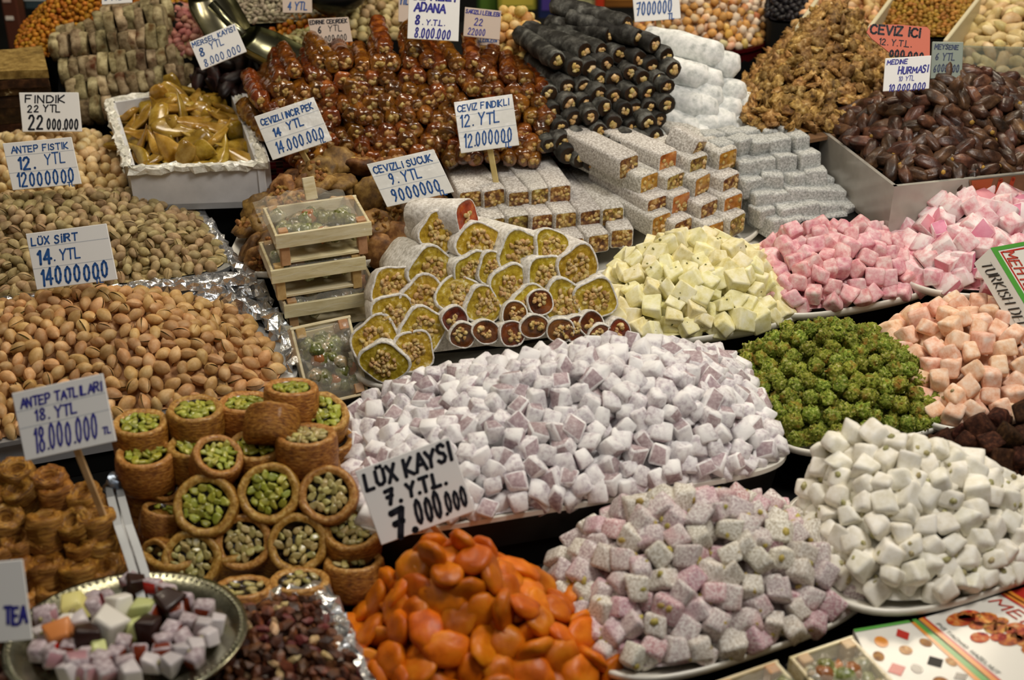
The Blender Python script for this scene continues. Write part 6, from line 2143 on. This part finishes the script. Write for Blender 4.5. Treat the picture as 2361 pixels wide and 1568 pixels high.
# leaning carton at the edge of the stall, lettered spine
top = [G(2283, 572, .150), G(2480, 536, .128), G(2640, 760, .085), G(2420, 800, .105)]
top[2] = top[1] + top[3] - top[0]
n_ = (top[1] - top[0]).cross(top[0] - top[3]).normalized()
if n_.z < 0: n_ = -n_
dn = -n_ * .021 + (top[0] - top[1]).normalized() * .004
ct, c = slab('lokum_carton', top, dn, m_cw, 'leaning white carton with green border and TURKISH DELIGHT on its spine')
for poly in ([(0, 0), (1, 0), (1, .04), (0, .04)], [(0, .04), (.058, .04), (.058, 1), (0, 1)]):
    on_slab(top, c, poly, m_cgreen, ct, 'green_border')
on_slab(top, c, [(.075, .055), (1, .055), (1, .07), (.09, .07), (.09, 1), (.075, 1)], m_cred, ct, 'red_line', .0003)
on_slab(top, c, [(.33, .08), (1, .08), (1, .36), (.75, .34), (.5, .26)], m_corange, ct, 'orange_print')
for (u, v, r, mt) in [(.55, .44, .06, m_kad), (.62, .55, .05, m_cred), (.72, .42, .06, m_syr), (.5, .66, .05, m_cred), (.68, .68, .06, m_kad), (.85, .5, .07, m_corange), (.82, .72, .05, m_cred)]:
    on_slab(top, c, ell(u, v, r, r, dia=(int(u * 100) % 2 == 0)), mt, ct, 'printed_sweet')
text_on(top, c, [('MEHTER', .06, .11, .11, .50, .016, 0)], m_inkr, ct, 1)
sp = [top[0] + dn, top[0], top[3], top[3] + dn]
text_on(sp, c, [('TURKISH DELIGHT', .05, .28, .45, .92, .014, 0)], m_inkk, ct, 1)
p = (top[2] + top[3]) / 2
o = put('support_crate', box_mesh((.14, .14, .05), m_dark, .002), (c.x + .03, c.y + .02, .026))
tag(o, 'dark crate behind the leaning lettered carton', 'crate')

# flat cartons in the corner
zc = .028
topA = [G(1968, 1452, zc), G(2112, 1428, zc), G(2330, 1610, zc), G(2085, 1690, zc)]
ca, c = slab('lokum_carton', topA, Vector((0, 0, -.026)), m_cw, 'flat white carton printed with many small single sweets, in the corner')
on_slab(topA, c, [(.93, 0), (1, 0), (1, 1), (.93, 1)], m_cgreen, ca, 'green_border')
on_slab(topA, c, [(.88, 0), (.93, 0), (.93, 1), (.88, 1)], m_corange, ca, 'orange_border')
on_slab(topA, c, [(0, 0), (.93, 0), (.93, .03), (0, .03)], m_cgreen, ca, 'green_border')
prints = [(.28, .17, .09, .06, m_corange, 0), (.62, .14, .10, .07, m_cred, 1), (.14, .30, .07, .05, m_kad, 0), (.50, .30, .08, .05, m_kad_top, 0), (.80, .27, .07, .05, m_kad, 0), (.25, .46, .11, .07, m_cred, 1), (.46, .50, .06, .05, m_syr, 0),
          (.70, .48, .10, .07, m_inkk, 1), (.85, .52, .05, .05, m_kad_top, 0), (.08, .62, .06, .05, m_inkg, 1), (.33, .66, .09, .06, m_kad_top, 1), (.58, .68, .08, .06, m_kad, 0), (.80, .68, .08, .05, m_syr, 1), (.15, .80, .10, .06, m_cred, 1), (.45, .84, .08, .06, m_kad, 0), (.70, .86, .08, .06, m_cred, 1)]
for (u, v, a, b, mt, di) in prints:
    on_slab(topA, c, ell(u, v, a, b, dia=di), mt, ca, 'printed_sweet')
topB = [G(2118, 1428, zc), G(2318, 1368, zc), G(2560, 1510, zc), G(2345, 1620, zc)]
cb, c = slab('lokum_carton', topB, Vector((0, 0, -.026)), m_cw, 'flat white carton with red border and red lettering in the corner')
for (a, b, mt, nm) in [(0, .045, m_corange, 'orange_border'), (.045, .07, m_cred, 'red_border'), (.94, .97, m_cred, 'red_border'), (.97, 1.0, m_corange, 'orange_border')]:
    on_slab(topB, c, [(a, 0), (b, 0), (b, 1), (a, 1)], mt, cb, nm)
text_on(topB, c, [('MEHTER', .04, .76, .12, .90, .018, 0)], m_inkr, cb, 1)
text_on(topB, c, [('PiSTACHiO', .10, .09, .035, .32, .006, 0), ('HAZELNUT', .45, .09, .035, .28, .006, 0)], m_inkg, cb, 1)
m_pr1 = pmat('printed_lokum_photo', [(0.3, '#6d1c1c'), (0.45, '#b5481e'), (0.58, '#d98a3a'), (0.72, '#d9c08a')], scale=140, rough=.4, jit=.2, hue=.02)
for (u, v, a, b) in [(.35, .13, .16, .08), (.52, .20, .14, .08), (.30, .36, .09, .06), (.52, .33, .12, .07), (.66, .40, .10, .07), (.50, .48, .12, .07), (.68, .56, .13, .08), (.56, .64, .10, .06), (.72, .74, .12, .08), (.44, .12, .12, .07), (.40, .24, .08, .05), (.62, .28, .08, .05), (.44, .42, .08, .05), (.60, .49, .09, .06), (.74, .48, .07, .05), (.66, .66, .09, .06), (.78, .64, .07, .05), (.58, .56, .08, .05), (.60, .40, .06, .04), (.48, .30, .07, .05)]:
    on_slab(topB, c, ell(u, v, a, b), m_pr1, cb, 'printed_sweet')
topC = [G(2322, 1366, zc), G(2480, 1320, zc), G(2700, 1440, zc), G(2562, 1510, zc)]
cc, c = slab('lokum_carton', topC, Vector((0, 0, -.026)), m_cred, 'bright red carton cut off at the corner edge')
on_slab(topC, c, [(0, 0), (.05, 0), (.05, 1), (0, 1)], m_corange, cc, 'orange_border')

# small crates under film before the rose lokum
for k, (a, b, d_, lab) in enumerate([((1822, 1512), (1968, 1462), (2085, 1590), 'small crate of green and orange wrapped sweets lying below the rose lokum platter'), ((1640, 1572), (1795, 1518), (1880, 1610), 'small crate of pink wrapped sweets at the lower edge beside another')]):
    A, B, D_ = G(*a, .040), G(*b, .040), G(*d_, .040)
    x = (A - B).normalized(); yv = (D_ - B); yv = (yv - x * yv.dot(x)); Dn = yv.length; yv.normalize()
    z = Vector((0, 0, 1))
    if x.cross(yv).z < 0: x = -x
    M = Matrix(((x.x, yv.x, 0, 0), (x.y, yv.y, 0, 0), (0, 0, 1, 0), (0, 0, 0, 1)))
    M.translation = (A + B) / 2 - Vector((0, 0, .032))
    crate(M, lab, W=(B - A).length, D=max(.07, Dn), H=.030, seed=20 + k)

# ---- print on the front of the date carton
dfc = [v + Vector((0, -.0006, 0)) for v in (G(2062, 430, .150), G(2620, 372, .150))]
face = [dfc[0], dfc[1], Vector((dfc[1].x, dfc[1].y, .092)), Vector((dfc[0].x, dfc[0].y, .092))]
on_slab(face, bx_date.location, [(.30, .02), (1, .02), (1, .62), (.34, .62)], m_kraft, bx_date, 'brown_panel')
on_slab(face, bx_date.location, [(.31, .03), (.40, .03), (.385, .58), (.335, .58)], flat('orange_brown_print', '#a8532e', .5), bx_date, 'printed_mark', .0008)
text_on(face, bx_date.location, [('LL', .42, .46, .46, .10, .09, 0)], flat('orange_red_print', '#b0472a', .5), bx_date, lift=.001, W=480.)
